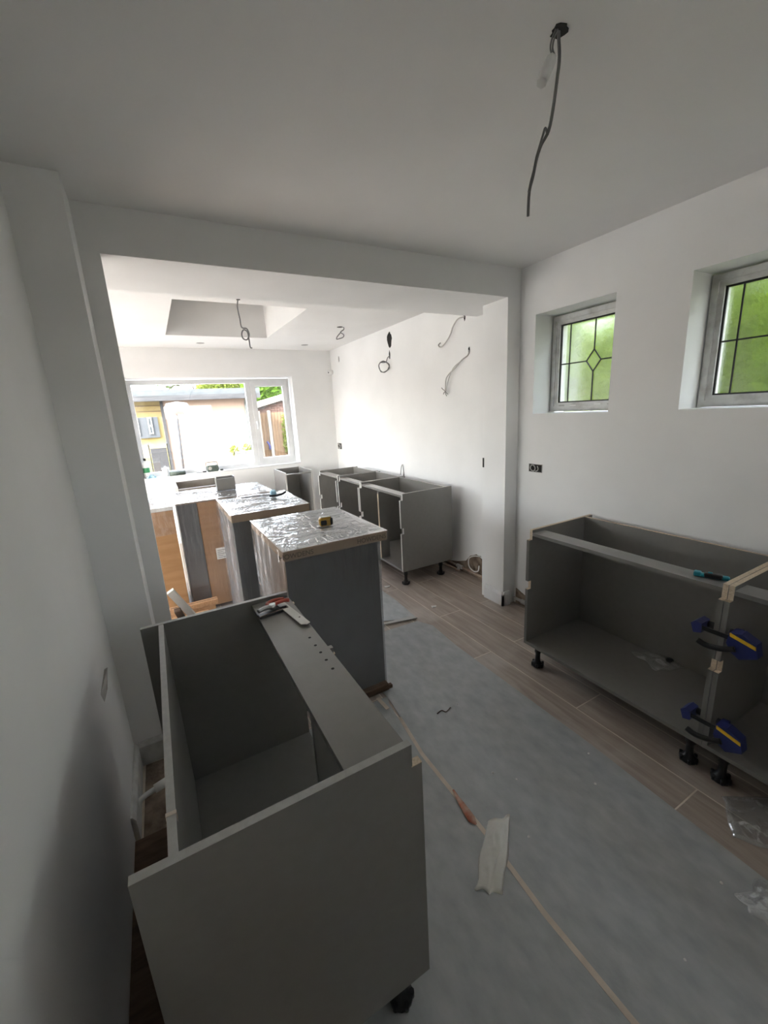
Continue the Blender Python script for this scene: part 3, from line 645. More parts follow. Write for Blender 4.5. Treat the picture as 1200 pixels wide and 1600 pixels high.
# D
Dd = thing('wrapped_unit', 'plain brown cardboard carton under clear film beside the left jamb', 'wrapped unit', (-0.22, 3.86, 0))
xd0, xd1, yd0, yd1, zd = -0.53, 0.050, 3.55, 4.12, 0.945
m = MB().bev(xd0, xd1-0.004, yd0+0.004, yd1, 0.0, zd-0.03, 0.003); wpart(m, 'carton', 'cardboard', Dd)
m = MB().bev(xd0-0.004, xd1, yd0, yd1+0.004, zd-0.03, zd, 0.003); wpart(m, 'cardboard_lid', 'paper', Dd)
film_top(Dd, xd0-0.006, xd1+0.003, yd0-0.003, yd1+0.006, zd, 12.1, amp=0.010)
film_side(Dd, (xd0, yd0-0.002, 0), (xd1, yd0-0.002, 0), zd-0.22, zd, (0, -1, 0), 13.6, amp=0.006)

# ------------------------------------------------------------------ things on the cartons and rails
# tape measure
c = PZ(511, 823, za+0.006)
T = thing('tape_measure', 'yellow and black tape measure lying on the wrapped unit lid', 'tape measure', (c.x, c.y+0.02, za+0.008), -0.15)
m = MB().bev(-0.036, 0.036, -0.018, 0.022, 0.0, 0.052, 0.009); part(m, 'case', 'yellow_case', T)
m = MB().bev(-0.030, 0.004, -0.0215, -0.016, 0.008, 0.036, 0.004); part(m, 'label_plate', 'black_plastic', T)
m = MB().bev(0.022, 0.040, -0.021, 0.024, 0.004, 0.046, 0.006); part(m, 'grip', 'black_plastic', T)
m = MB().bev(-0.028, 0.028, -0.012, 0.016, 0.051, 0.0545, 0.001); part(m, 'belt_clip', 'steel', T)
m = MB().box(-0.046, -0.034, -0.008, 0.010, 0.002, 0.004).box(-0.047, -0.0455, -0.009, 0.011, -0.004, 0.006); part(m, 'blade_tip', 'steel', T)
# clamp on B
c = PZ(430, 775, zb_+0.012)
K = thing('trigger_clamp', 'small pale blue and black clamp lying on the middle wrapped unit', 'clamp', (c.x, c.y, zb_+0.012), -0.2)
m = MB().bev(-0.035, 0.010, -0.02, 0.06, 0.0, 0.045, 0.008); part(m, 'clamp_body', 'pale_blue', K)
m = MB().tube([(-0.045, -0.045, 0.012), (0.0, -0.045, 0.012), (0.05, -0.035, 0.016), (0.085, -0.015, 0.03)], 0.009, 7); part(m, 'clamp_handle', 'black_plastic', K)
m = MB().box(-0.26, -0.03, 0.02, 0.032, 0.006, 0.014); part(m, 'clamp_bar', 'cable_grey', K)
# grey box on C
a = PZ(340, 767, zc+0.01); b = PZ(368, 764, zc+0.01)
G = thing('storage_box', 'small dark grey open box standing on the tallest wrapped carton', 'box', ((a.x+b.x)/2, (a.y+b.y)/2+0.03, zc+0.013), 0)
wv = (b.x-a.x)/2+0.003
m = MB().box(-wv, wv, -0.05, -0.044, 0, 0.105).box(-wv, wv, 0.044, 0.05, 0, 0.115).box(-wv, -wv+0.006, -0.044, 0.044, 0, 0.115).box(wv-0.006, wv, -0.044, 0.044, 0, 0.115).box(-wv, wv, -0.05, 0.05, 0, 0.004)
part(m, 'box_body', 'melamine', G)
m = MB().box(-wv+0.006, wv-0.006, -0.046, -0.040, 0.085, 0.105); part(m, 'box_lip', 'melamine_edge', G)

# tools on the foreground cabinet rail
def zr(x, y, z=RT): return PZ(x, y, z)
a = zr(431, 941); b = zr(478, 979)
d = (b-a); L = d.length; ang = math.atan2(d.y, d.x)
R_ = thing('steel_plate', 'pale metal bracket strip lying on the front rail of the nearest cabinet', 'bracket', ((a.x+b.x)/2+0.004, (a.y+b.y)/2, RT+0.0005), ang)
m = MB().prism([(-L/2, -0.016), (L/2-0.012, -0.016), (L/2, 0.0), (L/2-0.005, 0.016), (-L/2, 0.016)], 'z', 0.006, 0.0085); part(m, 'plate', 'white_board', R_)
m = MB().box(-L/2+0.01, L/2-0.03, -0.008, 0.008, 0.0, 0.006); part(m, 'plate_rib', 'steel', R_)
for k in (-0.2, 0.25): m = MB().cyl((L*k, 0.004, 0.0084), (L*k, 0.004, 0.0089), 0.0035, n=10); part(m, 'screw_hole', 'cavity', R_)
a = zr(403, 968); b = zr(449, 952); d = b-a; L = d.length; ang = math.atan2(d.y, d.x)
P_ = thing('pliers', 'red handled pliers lying on the end of the nearest cabinet rail', 'pliers', ((a.x+b.x)/2+0.008, (a.y+b.y)/2+0.02, RT+0.009), ang)
m = MB().tube([(-L/2, 0.0, 0.012), (-L/2+0.03, 0.006, 0.014), (-0.005, 0.0, 0.014)], 0.007, 8, taper=0.010); part(m, 'jaw', 'steel', P_)
m = MB().cyl((-0.002, 0, 0.004), (-0.002, 0, 0.024), 0.012, n=12); part(m, 'pivot', 'steel', P_)
m = MB().tube([(0.0, 0.0, 0.014), (0.02, 0.012, 0.016), (0.05, 0.014, 0.016), (L/2+0.01, 0.004, 0.015)], 0.0075, 8); part(m, 'handle', 'red', P_)
m = MB().tube([(0.0, 0.0, 0.012), (-0.012, 0.030, 0.014), (0.02, 0.045, 0.015), (L/2, 0.030, 0.015)], 0.0075, 8); part(m, 'handle', 'red', P_)
Bb = thing('black_bar', 'short black bar under the red handled pliers on the nearest cabinet', 'bar', ((a.x+b.x)/2+0.006, (a.y+b.y)/2+0.004, RT), ang)
m = MB().bev(-L/2, L/2, -0.012, 0.018, 0.0, 0.009, 0.002); part(m, 'bar_body', 'black_plastic', Bb)
m = MB().box(-L/2+0.004, L/2-0.004, -0.006, -0.003, 0.0088, 0.0096); part(m, 'bar_edge', 'copper', Bb)
# black fitting in the bottom of the foreground cabinet
c = PZ(405, 1166, 0.168)
Fz = thing('cable_gland', 'small black round fitting lying inside the nearest cabinet', 'fitting', (c.x, c.y, 0.168))
m = MB().lathe([(0.008, 0.0), (0.024, 0.0), (0.026, 0.006), (0.026, 0.018), (0.020, 0.022), (0.012, 0.022), (0.010, 0.012)], (0, 0, 0), 14); part(m, 'ring', 'black_plastic', Fz)
m = MB().bev(0.024, 0.045, -0.008, 0.008, 0.0, 0.02, 0.003); part(m, 'lug', 'black_plastic', Fz)
# folding knife on the right rail
a = PZ(1086, 899, RT); b = PZ(1140, 908, RT); d = b-a; L = d.length; ang = math.atan2(d.y, d.x)
U = thing('utility_knife', 'teal and black utility knife lying on the rail of the right cabinet', 'knife', ((a.x+b.x)/2, (a.y+b.y)/2, RT), ang)
m = MB().bev(-L/2, L/2, -0.010, 0.012, 0.0, 0.016, 0.004); part(m, 'knife_body', 'teal', U)
m = MB().bev(-L/2+0.028, L/2-0.022, -0.0125, 0.0135, 0.002, 0.020, 0.004); part(m, 'rubber_grip', 'black_plastic', U)
m = MB().bev(-L/2-0.006, -L/2+0.020, -0.013, 0.014, 0.001, 0.021, 0.004); part(m, 'knife_nose', 'teal', U)
m = MB().bev(-0.015, 0.0, -0.004, 0.005, 0.019, 0.024, 0.0015); part(m, 'slider', 'teal', U)

# trigger clamps over the joint of the right cabinets
def clamp(z, label, dy=0.0):
    K = thing('bar_clamp', label, 'clamp', (1.756, 0.640+dy, z), 0, 'clamps joining the right cabinets')
    m = MB().bev(-0.004, 0.004, -0.115, 0.075, -0.008, 0.008, 0.0015); part(m, 'bar', 'black_plastic', K)
    m = MB().prism([(0.048, -0.018), (0.074, -0.026), (0.086, 0.010), (0.070, 0.026), (0.050, 0.020)], 'x', -0.010, 0.055); part(m, 'fixed_jaw', 'clamp_blue', K)
    m = MB().cyl((0.050, 0.026, 0.0), (0.050, 0.050, 0.0), 0.014, n=12); part(m, 'jaw_pad', 'black_plastic', K)
    m = MB().prism([(-0.135, -0.030), (-0.085, -0.058), (-0.055, -0.040), (-0.040, -0.010), (-0.045, 0.030), (-0.080, 0.042), (-0.125, 0.020)], 'x', -0.026, 0.018); part(m, 'sliding_body', 'clamp_blue', K)
    m = MB().prism([(-0.065, -0.01), (-0.040, -0.012), (-0.036, 0.02), (-0.060, 0.024)], 'x', 0.0, 0.058); part(m, 'sliding_jaw', 'clamp_blue', K)
    m = MB().cyl((0.050, -0.022, 0.0), (0.050, -0.045, 0.0), 0.014, n=12); part(m, 'jaw_pad', 'black_plastic', K)
    m = MB().prism([(-0.128, 0.002), (-0.050, 0.022), (-0.048, 0.034), (-0.126, 0.014)], 'x', -0.031, -0.024); part(m, 'stripe', 'clamp_yellow', K)
    m = MB().tube([(-0.028, -0.070, -0.022), (-0.040, -0.035, -0.034), (-0.046, 0.010, -0.040), (-0.048, 0.040, -0.032)], 0.011, 8); part(m, 'trigger', 'black_plastic', K)
    return K
clamp(0.690, 'upper blue and yellow trigger clamp on the right cabinet joint')
clamp(0.292, 'lower blue and yellow trigger clamp on the right cabinet joint', -0.005)

# ------------------------------------------------------------------ bags, scraps on the floor
def crumple(name, corners, label, matname, cat='plastic bag', nx=18, ny=18, amp=0.02, seed=0.0, z0=0.004, group=None):
    """thin closed bag: crumpled upper skin, flat lower skin"""
    c = [Vector(p) for p in corners]; m = MB(); up = []; lo = []
    for j in range(ny+1):
        for i in range(nx+1):
            u = i/nx; v = j/ny
            p = c[0]*(1-u)*(1-v)+c[1]*u*(1-v)+c[2]*u*v+c[3]*(1-u)*v
            e = min(u, 1-u, v, 1-v)*2
            p = p+Vector((noise.noise((u*3, v*3, seed)), noise.noise((u*3, v*3, seed+5)), 0))*0.02*(1 if e < 0.01 else 0.6)
            r = 1-abs(noise.noise((u*4+seed, v*4, seed)))*1.8
            zz = z0+0.0015+amp*(0.15+0.85*max(0, r)**2)*(e**0.5)
            up.append((p.x, p.y, zz)); lo.append((p.x, p.y, z0))
    N = len(up); fs = []
    for j in range(ny):
        for i in range(nx):
            a = j*(nx+1)+i; fs.append((a, a+1, a+nx+2, a+nx+1)); fs.append((N+a, N+a+nx+1, N+a+nx+2, N+a+1))
    ring = [i for i in range(nx+1)]+[(nx+1)*(j+1)+nx for j in range(ny)]+[(nx+1)*ny+i for i in range(nx-1, -1, -1)]+[(nx+1)*j for j in range(ny-1, 0, -1)]
    for k in range(len(ring)): a = ring[k]; b = ring[(k+1) % len(ring)]; fs.append((b, a, N+a, N+b))
    m.add(up+lo, fs, 0, True); return tag(m.build(name, matname), label, cat, group)
q = lambda pts, z=0.004: [PZ(x, y, z) for x, y in pts]
crumple('plastic_sleeve', q([(740, 1390), (785, 1398), (798, 1272), (764, 1284)]), 'milky plastic sleeve lying across the beige joint strip', 'milky_sleeve', 'plastic sleeve', amp=0.006, seed=1.2, z0=0.0052)
crumple('plastic_bag', q([(1128, 1246), (1150, 1308), (1260, 1345), (1235, 1250)], 0.0), 'crumpled clear plastic bag on the brown planks by the right cabinet', 'clear_bag', amp=0.03, seed=3.4, z0=0.001)
crumple('plastic_bag', q([(1150, 1402), (1205, 1455), (1290, 1430), (1188, 1374)]), 'clear plastic bag on the grey sheet at the right picture edge', 'clear_bag', amp=0.015, seed=6.1)
bg_ = crumple('plastic_bag', q([(986, 1019), (1026, 1050), (1072, 1046), (1035, 1018)], 0.168), 'small clear fittings bag inside the long right cabinet', 'clear_bag', amp=0.03, seed=8.8, z0=0.1682)
c = PZ(1046, 1034, 0.17)
m = MB().lathe([(0.004, 0), (0.018, 0.002), (0.022, 0.010), (0.016, 0.018), (0.004, 0.020)], (c.x, c.y, 0.1700), 12); o = m.build('hinge_plug', 'black_plastic'); tag(o, 'black plastic plug inside the fittings bag in the long cabinet', 'plug')
# curl of red tape
pts = [PZ(x, y, 0.006) for x, y in ((708, 1234), (716, 1250), (728, 1270), (737, 1282), (744, 1288))]; wd = [0.004, 0.008, 0.014, 0.016, 0.004]
m = MB(); vs = []
for k, (p, ww) in enumerate(zip(pts, wd)):
    d = (pts[min(k+1, 4)]-pts[max(k-1, 0)]).normalized(); nn = Vector((-d.y, d.x, 0)); zz = (0.002, 0.006, 0.010, 0.006, 0.001)[k]+0.0045
    for s_, dz in ((-1, 0), (1, 0), (1, 0.001), (-1, 0.001)): r = p+nn*ww*s_; vs.append((r.x, r.y, zz+dz+(0.006 if s_ > 0 else 0)*math.sin(k*PI/4)))
fs = []
for k in range(4):
    for i in range(4): fs.append((k*4+i, k*4+(i+1) % 4, (k+1)*4+(i+1) % 4, (k+1)*4+i))
m.add(vs, fs, 0, True); tag(m.build('tape_curl', 'red_tape'), 'curled reddish tape offcut on the floor joint strip', 'tape')
# splinters
pts = [PZ(x, y, 0.006) for x, y in ((683, 1115), (690, 1110), (697, 1112), (704, 1105))]
m = MB().tube(pts, 0.0025, 6); tag(m.build('splinter', 'dark_wood'), 'thin dark splinter on the grey sheet in mid walkway', 'splinter')
for i, (x, y, s_, lab) in enumerate(((605, 917, 0.028, 'torn white paper scrap on the planks beside the wrapped unit'), (678, 948, 0.022, 'torn white paper scrap on bare planks left of the pier'), (592, 923, 0.014, 'tiny paper scrap beside the larger one by the wrapped unit'))):
    c = PZ(x, y, 0.0); m = MB().prism([(c.x-s_, c.y-s_*0.5), (c.x+s_*0.3, c.y-s_*0.9), (c.x+s_*1.2, c.y+s_*0.2), (c.x+s_*0.2, c.y+s_*0.4), (c.x-s_*0.6, c.y+s_*0.9)], 'z', 0.0005, 0.005)
    m.v = [(p[0], p[1], p[2]+0.012*max(0, noise.noise((p[0]*30, p[1]*30, 1))) if p[2] > 0.003 else p[2]) for p in m.v]
    tag(m.build('paper_scrap', 'paper'), lab, 'paper')
for i, (x, y) in enumerate(((826, 1308), (807, 1218), (770, 1208), (715, 1100), (920, 1178), (1127, 1380), (1070, 1500), (930, 1225))):
    c = PZ(x, y, 0.0035); r = random.uniform(0.004, 0.007)
    m = MB().lathe([(r*0.5, 0), (r, r*0.25), (r*0.8, r*0.7), (r*0.3, r*0.95)], (c.x, c.y, 0.0036), 7); tag(m.build('plaster_crumb', 'paper'), 'tiny plaster crumb on the grey floor sheet', 'crumb', 'plaster crumbs on the floor sheet')
a = PZ(590, 1091, 0.004); b = PZ(606, 1108, 0.004); d = (b-a).normalized(); nn = Vector((-d.y, d.x, 0))*0.011
m = MB().prism([tuple((a+nn)[:2]), tuple((a-nn)[:2]), tuple((b-nn)[:2]), tuple((b+nn)[:2])], 'z', 0.0048, 0.0065); tag(m.build('card_offcut', 'tape_strip'), 'small beige card offcut beside the wrapped unit base', 'card')
a = PZ(572, 1088, 0.0); b = PZ(613, 1074, 0.0)
m = MB().bev(a.x, b.x, (a.y+b.y)/2-0.016, (a.y+b.y)/2+0.010, 0.0036, 0.026, 0.003); tag(m.build('timber_packer', 'dark_wood'), 'dark timber packer on the floor in front of the wrapped unit', 'timber')
# lifted flap of sheet
m = MB(); a = PZ(598, 977, 0.008); b = PZ(652, 966, 0.008); c_ = PZ(640, 957, 0.012)
m.prism([(a.x, a.y), (b.x, b.y), (b.x-0.03, b.y+0.05), (a.x, a.y+0.02)], 'z', 0.008, 0.013); tag(m.build('sheet_flap', 'cable_light'), 'pale curled edge strip of the far floor sheet', 'strip')

# timber offcuts and board beside the left jamb
def stick(x0, y0, x1, y1, z, wd, ht, label, matname='bare_wood', tilt=0.0):
    p = Vector((x0, y0, z)); r = Vector((x1, y1, z)); d = (r-p); L = d.length
    t = thing('timber_strip', label, 'timber', ((x0+x1)/2, (y0+y1)/2, z), math.atan2(d.y, d.x))
    m = MB().bev(-L/2, L/2, -wd/2, wd/2, 0, ht, 0.0015); part(m, 'strip_body', matname, t)
    m = MB().box(-L/2+0.004, L/2-0.002, -wd*0.08, wd*0.05, ht-0.0005, ht+0.0012); part(m, 'groove', 'dark_wood', t); return t
def pile(px, Y, z, ht, wd, label):
    a = PY(px[0], px[1], Y); b = PY(px[2], px[3], Y); stick(a.x-0.06, Y, b.x, Y, z, wd, ht, label)
pile((275, 930, 337, 918), 3.40, 0.135, 0.040, 0.06, 'top brown timber strip of the pile by the cartons')
pile((278, 945, 322, 930), 3.28, 0.085, 0.048, 0.07, 'middle brown timber strip of the pile by the cartons')
pile((280, 945, 334, 930), 3.42, 0.0, 0.134, 0.08, 'deep brown timber block under the top strip by the cartons')
pile((280, 945, 318, 930), 3.28, 0.0, 0.084, 0.09, 'lower brown timber block under the middle strip by the cartons')
pile((290, 955, 330, 947), 3.14, 0.0, 0.055, 0.08, 'lowest front brown timber strip of the pile by the cartons')
# white board leaning
t = thing('leaning_board', 'white edged board leaning behind the nearest cabinet', 'board', (0.02, 2.62, 0))
m = MB(); a = Vector((-0.075, 2.62, 0.60)); b = Vector((0.235, 2.62, 0.0)); d = (b-a).normalized(); nn = Vector((d.z, 0, -d.x))*0.02
if nn.z < 0: nn = -nn
vs = []
for yy in (2.60, 2.64): vs += [(a.x, yy, a.z), (b.x, yy, b.z), (b.x+nn.x*2, yy, max(0.0, b.z+nn.z*0)), (a.x+nn.x*2, yy, a.z+nn.z*2)]
m.add(vs, [(0, 1, 2, 3), (7, 6, 5, 4), (0, 4, 5, 1), (1, 5, 6, 2), (2, 6, 7, 3), (3, 7, 4, 0)]); wpart(m, 'board_face', 'white_board', t)
m = MB().cyl(a.lerp(b, 0.45)+Vector((0.02, -0.022, 0.012)), a.lerp(b, 0.45)+Vector((0.02, -0.018, 0.012)), 0.006, n=10); wpart(m, 'screw_hole', 'cavity', t)
m = MB().bev(-0.055, -0.02, 2.50, 2.56, 0.0, 0.52, 0.003); m.v = [(p[0]+(0.52-p[2])*0.30, p[1], p[2]) for p in m.v]; tag(m.build('timber_batten', 'dark_wood'), 'dark brown batten leaning beside the white board', 'timber')

# void behind the foreground cabinet: pipe stub, old board
m = MB().box(-0.309, -0.20, 0.30, 1.58, 0.0005, 0.030).box(-0.20, -0.10, 0.25, 1.45, 0.0005, 0.012)
tag(m.build('old_floorboard', 'dark_wood'), 'dirty brown boards in the gap behind the nearest cabinet', 'boards')
m = MB().prism([(-0.20, 1.46), (-0.16, 1.46), (-0.155, 1.64), (0.05, 1.70), (-0.02, 2.0), (-0.28, 2.005), (-0.285, 1.60), (-0.20, 1.585)], 'z', 0.0005, 0.004); tag(m.build('rubble_patch', 'rubble'), 'dirty rubble patch on the floor at the foot of the pier', 'rubble')
t = thing('pipe_stub', 'white plastic pipe stub in the gap behind the nearest cabinet', 'pipe', (-0.25, 1.78, 0))
m = MB().tube([(-0.305, 1.70, 0.0), (-0.300, 1.72, 0.055), (-0.28, 1.73, 0.075), (-0.23, 1.74, 0.085)], 0.011, 10); wpart(m, 'pipe_run', 'white_plastic', t)
m = MB().cyl((-0.232, 1.74, 0.085), (-0.165, 1.752, 0.094), 0.018, n=12).cyl((-0.165, 1.752, 0.094), (-0.155, 1.754, 0.095), 0.018, 0.010, n=12); wpart(m, 'end_cap', 'white_plastic', t)

# ------------------------------------------------------------------ pipes along the right wall
def patch(name, pts, label, x=XRB-0.002):
    m = MB(); n = len(pts); m.prism(pts, 'x', x-0.004, x+0.001); return tag(m.build(name, 'rubble'), label, 'plaster patch')
patch('bare_wall_patch', [(2.607, 0.000), (2.607, 0.109), (2.691, 0.194), (2.796, 0.231), (2.880, 0.194), (2.943, 0.124), (3.069, 0.081), (3.206, 0.052), (3.574, 0.031), (3.574, 0.000)], 'rough unplastered brown patch at the wall foot beside the pier')
t = thing('heating_pipe', 'pair of heating pipes along the wall foot in the extension', 'pipe', (2.43, 2.9, 0))
m = MB().tube([(2.438, 2.50, 0.045), (2.438, 3.0, 0.05), (2.438, 3.75, 0.05)], 0.011, 8, sub=1); wpart(m, 'pipe_run', 'copper', t)
m = MB().tube([(2.412, 2.98, 0.02), (2.412, 3.75, 0.022)], 0.011, 8, sub=1); wpart(m, 'pipe_run', 'copper', t)
m = MB().cyl((2.438, 2.97, 0.05), (2.438, 3.05, 0.05), 0.019, n=10).cyl((2.438, 3.01, 0.05), (2.412, 3.01, 0.02), 0.016, n=10); wpart(m, 'pipe_joint', 'cable_light', t)
t = thing('heating_pipe', 'short pipe along the wall foot between the pier and right cabinet', 'pipe', (2.345, 1.9, 0))
m = MB().tube([(2.352, 2.22, 0.05), (2.352, 1.0, 0.05)], 0.012, 8, sub=1); wpart(m, 'pipe_run', 'cable_light', t)
m = MB().cyl((2.352, 2.10, 0.05), (2.352, 2.14, 0.05), 0.018, n=10); wpart(m, 'pipe_joint', 'cable_light', t)
patch('bare_wall_patch', [(2.22, 0.0), (2.22, 0.13), (2.10, 0.09), (1.9, 0.10), (1.6, 0.08), (1.6, 0.0)], 'rough bare strip at the wall foot right of the pier', XR-0.002)
m = MB(); 
pp = [(2.462, 2.733, 0.226), (2.415, 2.775, 0.231), (2.408, 2.838, 0.189), (2.408, 2.838, 0.116), (2.408, 2.775, 0.084), (2.408, 2.712, 0.105), (2.410, 2.702, 0.158)]
m.tube(pp, 0.006, 7); tag(m.build('cable_loop', 'paper'), 'white cable looping from the bare wall patch', 'cable')

# ------------------------------------------------------------------ loose cables, boxes, holes
def hole(name, c, axis, r, label, rough=0.25, n=16, sx=1.0, sz=1.0, parent=None):
    m = MB(); c = Vector(c); vs = []
    for k in range(n):
        a = 2*PI*k/n; rr = r*(1+rough*noise.noise((math.cos(a)*2+c.x, math.sin(a)*2+c.y, c.z)))
        vs.append((rr*math.cos(a)*sx, rr*math.sin(a)*sz))
    if axis == 'z': m.prism([(c.x+p[0], c.y+p[1]) for p in vs], 'z', c.z-0.002, c.z+0.0005)
    elif axis == 'x': m.prism([(c.y+p[0], c.z+p[1]) for p in vs], 'x', c.x-0.002, c.x+0.0005)
    return m
# front ceiling feed
h0 = PZ(874, 48, ZC)
t = thing('ceiling_cable', 'long grey cable hanging from a hole in the front ceiling', 'cable', (h0.x, h0.y, ZC))
wpart(hole('h', h0, 'z', 0.020, '', 0.5), 'ceiling_hole', 'cavity', t)
cp = [PY(x, y, h0.y+dy) for x, y, dy in ((873, 44, 0), (873, 60, 0), (874, 90, 0), (871, 120, 0), (864, 170, 0), (857, 205, 0), (845, 228, 0), (838, 250, 0), (833, 275, 0), (827, 300, 0), (825, 338, 0))]
m = MB().tube(cp, 0.0042, 8, taper=0.0036); wpart(m, 'sheath', 'cable_grey', t)
cp = [PY(x, y, h0.y-0.008) for x, y in ((856, 212), (852, 200), (848, 212), (842, 232), (838, 246), (835, 262), (829, 285), (826, 300))]
m = MB().tube(cp, 0.0028, 7); wpart(m, 'second_core', 'cable_grey', t)
for dx in (0, 5):
    cp = [PY(x+dx*0.7, y, h0.y-0.006) for x, y in ((868, 46), (862, 62), (860, 76), (863, 86))]
    m = MB().tube(cp, 0.0022, 6); wpart(m, 'core', 'cable_grey', t)
a = PY(862, 92, h0.y-0.006); b = PY(846, 130, h0.y-0.012)
m = MB().tube([a+(b-a)*k/4 for k in range(5)], 0.013, 6, sub=1); wpart(m, 'connector_block', 'white_plastic', t)
# extension ceiling cable with loop
s0 = PZ(372, 468, ZB); Yc_ = s0.y
t = thing('ceiling_cable', 'grey cable with a coil hanging beside the skylight', 'cable', (s0.x, s0.y, ZB))
wpart(hole('h', s0, 'z', 0.015, '', 0.3), 'ceiling_hole', 'cavity', t)
cp = [PY(x, y, Yc_) for x, y in ((372, 467), (371, 480), (375, 498), (378, 511), (386, 513), (390, 522), (387, 530), (381, 528), (379, 520), (382, 514), (388, 517), (391, 530), (393, 541), (396, 542))]
cp = [p+Vector((0, 0.004*i, 0)) for i, p in enumerate(cp)]
m = MB().tube(cp, 0.0052, 7); wpart(m, 'sheath', 'cable_grey', t)
# loop below the far ceiling
s0 = PZ(531, 511, ZB)
t = thing('ceiling_cable', 'short looped wire hanging from the extension ceiling near the right wall', 'cable', (s0.x, s0.y, ZB))
wpart(hole('h', s0, 'z', 0.03, '', 0.2), 'ceiling_hole', 'cavity', t)
cp = [PY(x, y, s0.y) for x, y in ((527, 511), (536, 511), (537, 515), (532, 519), (537, 523), (536, 527), (531, 529), (526, 530), (527, 526), (532, 520))]
m = MB().tube(cp, 0.005, 6); wpart(m, 'sheath', 'cable_grey', t)
for i, (x, y) in enumerate(((313, 536), (476, 539))):
    s0 = PZ(x, y, ZB); m = hole('h', s0, 'z', 0.045, '', 0.0, 20); tag(m.build('downlight_hole', 'galv'), ('round downlight cutout in the ceiling above the fixed window pane', 'round downlight cutout in the ceiling above the opening casement')[i], 'ceiling hole')
# wall hole and coil
s0 = PX(609, 530, XRB)
m = hole('h', (XRB-0.0005, s0.y, s0.z), 'x', 0.075, '', 0.5, 18, 0.62, 1.0); tag(m.build('wall_hole', 'cavity'), 'ragged dark hole high in the right wall of the extension', 'wall hole')
s0 = PX(609, 556, XRB)
t = thing('coiled_cable', 'coiled grey cable hanging on the bright right wall', 'cable', (XRB, s0.y, s0.z))
wpart(hole('h', (XRB-0.0005, s0.y, s0.z+0.01), 'x', 0.026, '', 0.3, 12, 0.5, 1.6), 'cable_exit', 'cavity', t)
c = PX(601, 573, XRB-0.05)
cp = [Vector((XRB, s0.y, s0.z)), Vector((XRB-0.025, s0.y+0.01, s0.z-0.02)), Vector((XRB-0.05, c.y-0.03, c.z+0.045))]
for k in range(22):
    a = PI/2+0.6-k*2*PI/10; rr = 0.058+0.004*math.sin(k*2.1); cp.append(Vector((XRB-0.062-0.004*math.sin(k*1.3)+0.80*rr*math.cos(a), c.y-0.6*rr*math.cos(a)+0.004*math.sin(k*2.3), c.z+rr*math.sin(a))))
m = MB().tube(cp, 0.005, 6, sub=3); wpart(m, 'sheath', 'cable_grey', t)
def wall_cable(label, start, pix, r, fan=True, X=XRB, off=0.03):
    s0 = PX(*start, X); t = thing('wall_cable', label, 'cable', (X, s0.y, s0.z))
    wpart(hole('h', (X-0.0005, s0.y, s0.z), 'x', 0.022, '', 0.4, 12, 0.5, 1.3), 'cable_exit', 'cavity', t)
    cp = [s0]+[PX(x, y, X-off*min(1, (k+1)/2)) for k, (x, y) in enumerate(pix)]
    m = MB().tube(cp, r, 7); wpart(m, 'sheath', 'cable_light', t); return t, cp
wall_cable('pale cable curving out of the right wall just below the beam', (726, 495), ((716, 498), (708, 510), (704, 522), (698, 533), (691, 541), (687, 542), (685, 539), (688, 536)), 0.006)
t, cp = wall_cable('grey cable with frayed cores hanging left of the pier', (733, 547), ((731, 555), (722, 562), (712, 574), (702, 584), (697, 592), (696, 604), (696, 611)), 0.0055)
e = cp[-1]
for k, (x, y) in enumerate(((690, 606), (693, 616), (700, 616), (698, 619))):
    m = MB().tube([e, (e+PX(x, y, XRB-0.03))/2+Vector((-0.006, 0, 0)), PX(x, y, XRB-0.03)], 0.0035, 6); wpart(m, 'core', 'cable_grey', t)
m = MB().tube([PX(722, 563, XRB-0.028), PX(710, 573, XRB-0.034), PX(703, 586, XRB-0.03), PX(699, 600, XRB-0.034), PX(697, 611, XRB-0.03)], 0.004, 6); wpart(m, 'second_core', 'cable_light', t)
t, cp = wall_cable('short cable sticking out of the wall above the grey cabinets', (631, 741), ((630, 732), (629, 726), (627, 730), (626, 742)), 0.005)
# back boxes
def back_box(label, p, q, X):
    c = (p+q)/2; t = thing('socket_box', label, 'socket box', (X, c.y, c.z))
    hy = abs(p.y-q.y)/2; hz = abs(p.z-q.z)/2
    m = MB().box(X-0.0015, X+0.0005, c.y-hy, c.y+hy, c.z-hz, c.z+hz); wpart(m, 'box_back', 'cavity', t)
    m = MB(); frame_rect(m, 'x', X-0.004, X, c.y-hy, c.y+hy, c.z-hz, c.z+hz, hz*0.12); wpart(m, 'box_rim', 'galv', t)
    cc = Vector((X-0.006, c.y+hy*0.35, c.z)); pts = [cc+Vector((-0.004*math.sin(k), math.cos(k*0.9)*hz*0.7, math.sin(k*0.9)*hz*0.75)) for k in range(9)]
    m = MB().tube(pts, hz*0.13, 6); wpart(m, 'coiled_wire', 'cable_light', t)
    pts = [Vector((X-0.003, c.y-hy*0.3, c.z+hz*0.5)), Vector((X-0.012, c.y-hy*0.55, c.z)), Vector((X-0.008, c.y-hy*0.4, c.z-hz*0.5)), Vector((X-0.006, c.y-hy*0.1, c.z-hz*0.7))]
    m = MB().tube(pts, hz*0.12, 6); wpart(m, 'loose_wire', 'cable_light', t)
    return t
back_box('open socket box with coiled wires below the smaller leaded window', PX(827, 724, XR), PX(847, 739, XR), XR)
back_box('open socket box in the far corner of the extension wall', PX(528, 692, XRB), PX(534.5, 702, XRB), XRB)
s0 = PX(748, 720, XRB-0.05)
m = MB().bev(2.2535, 2.2555, 2.47, 2.488, 1.10, 1.175, 0.0008); tag(m.build('switch_cutout', 'cavity'), 'narrow dark cutout on the rear edge of the pier', 'cutout')
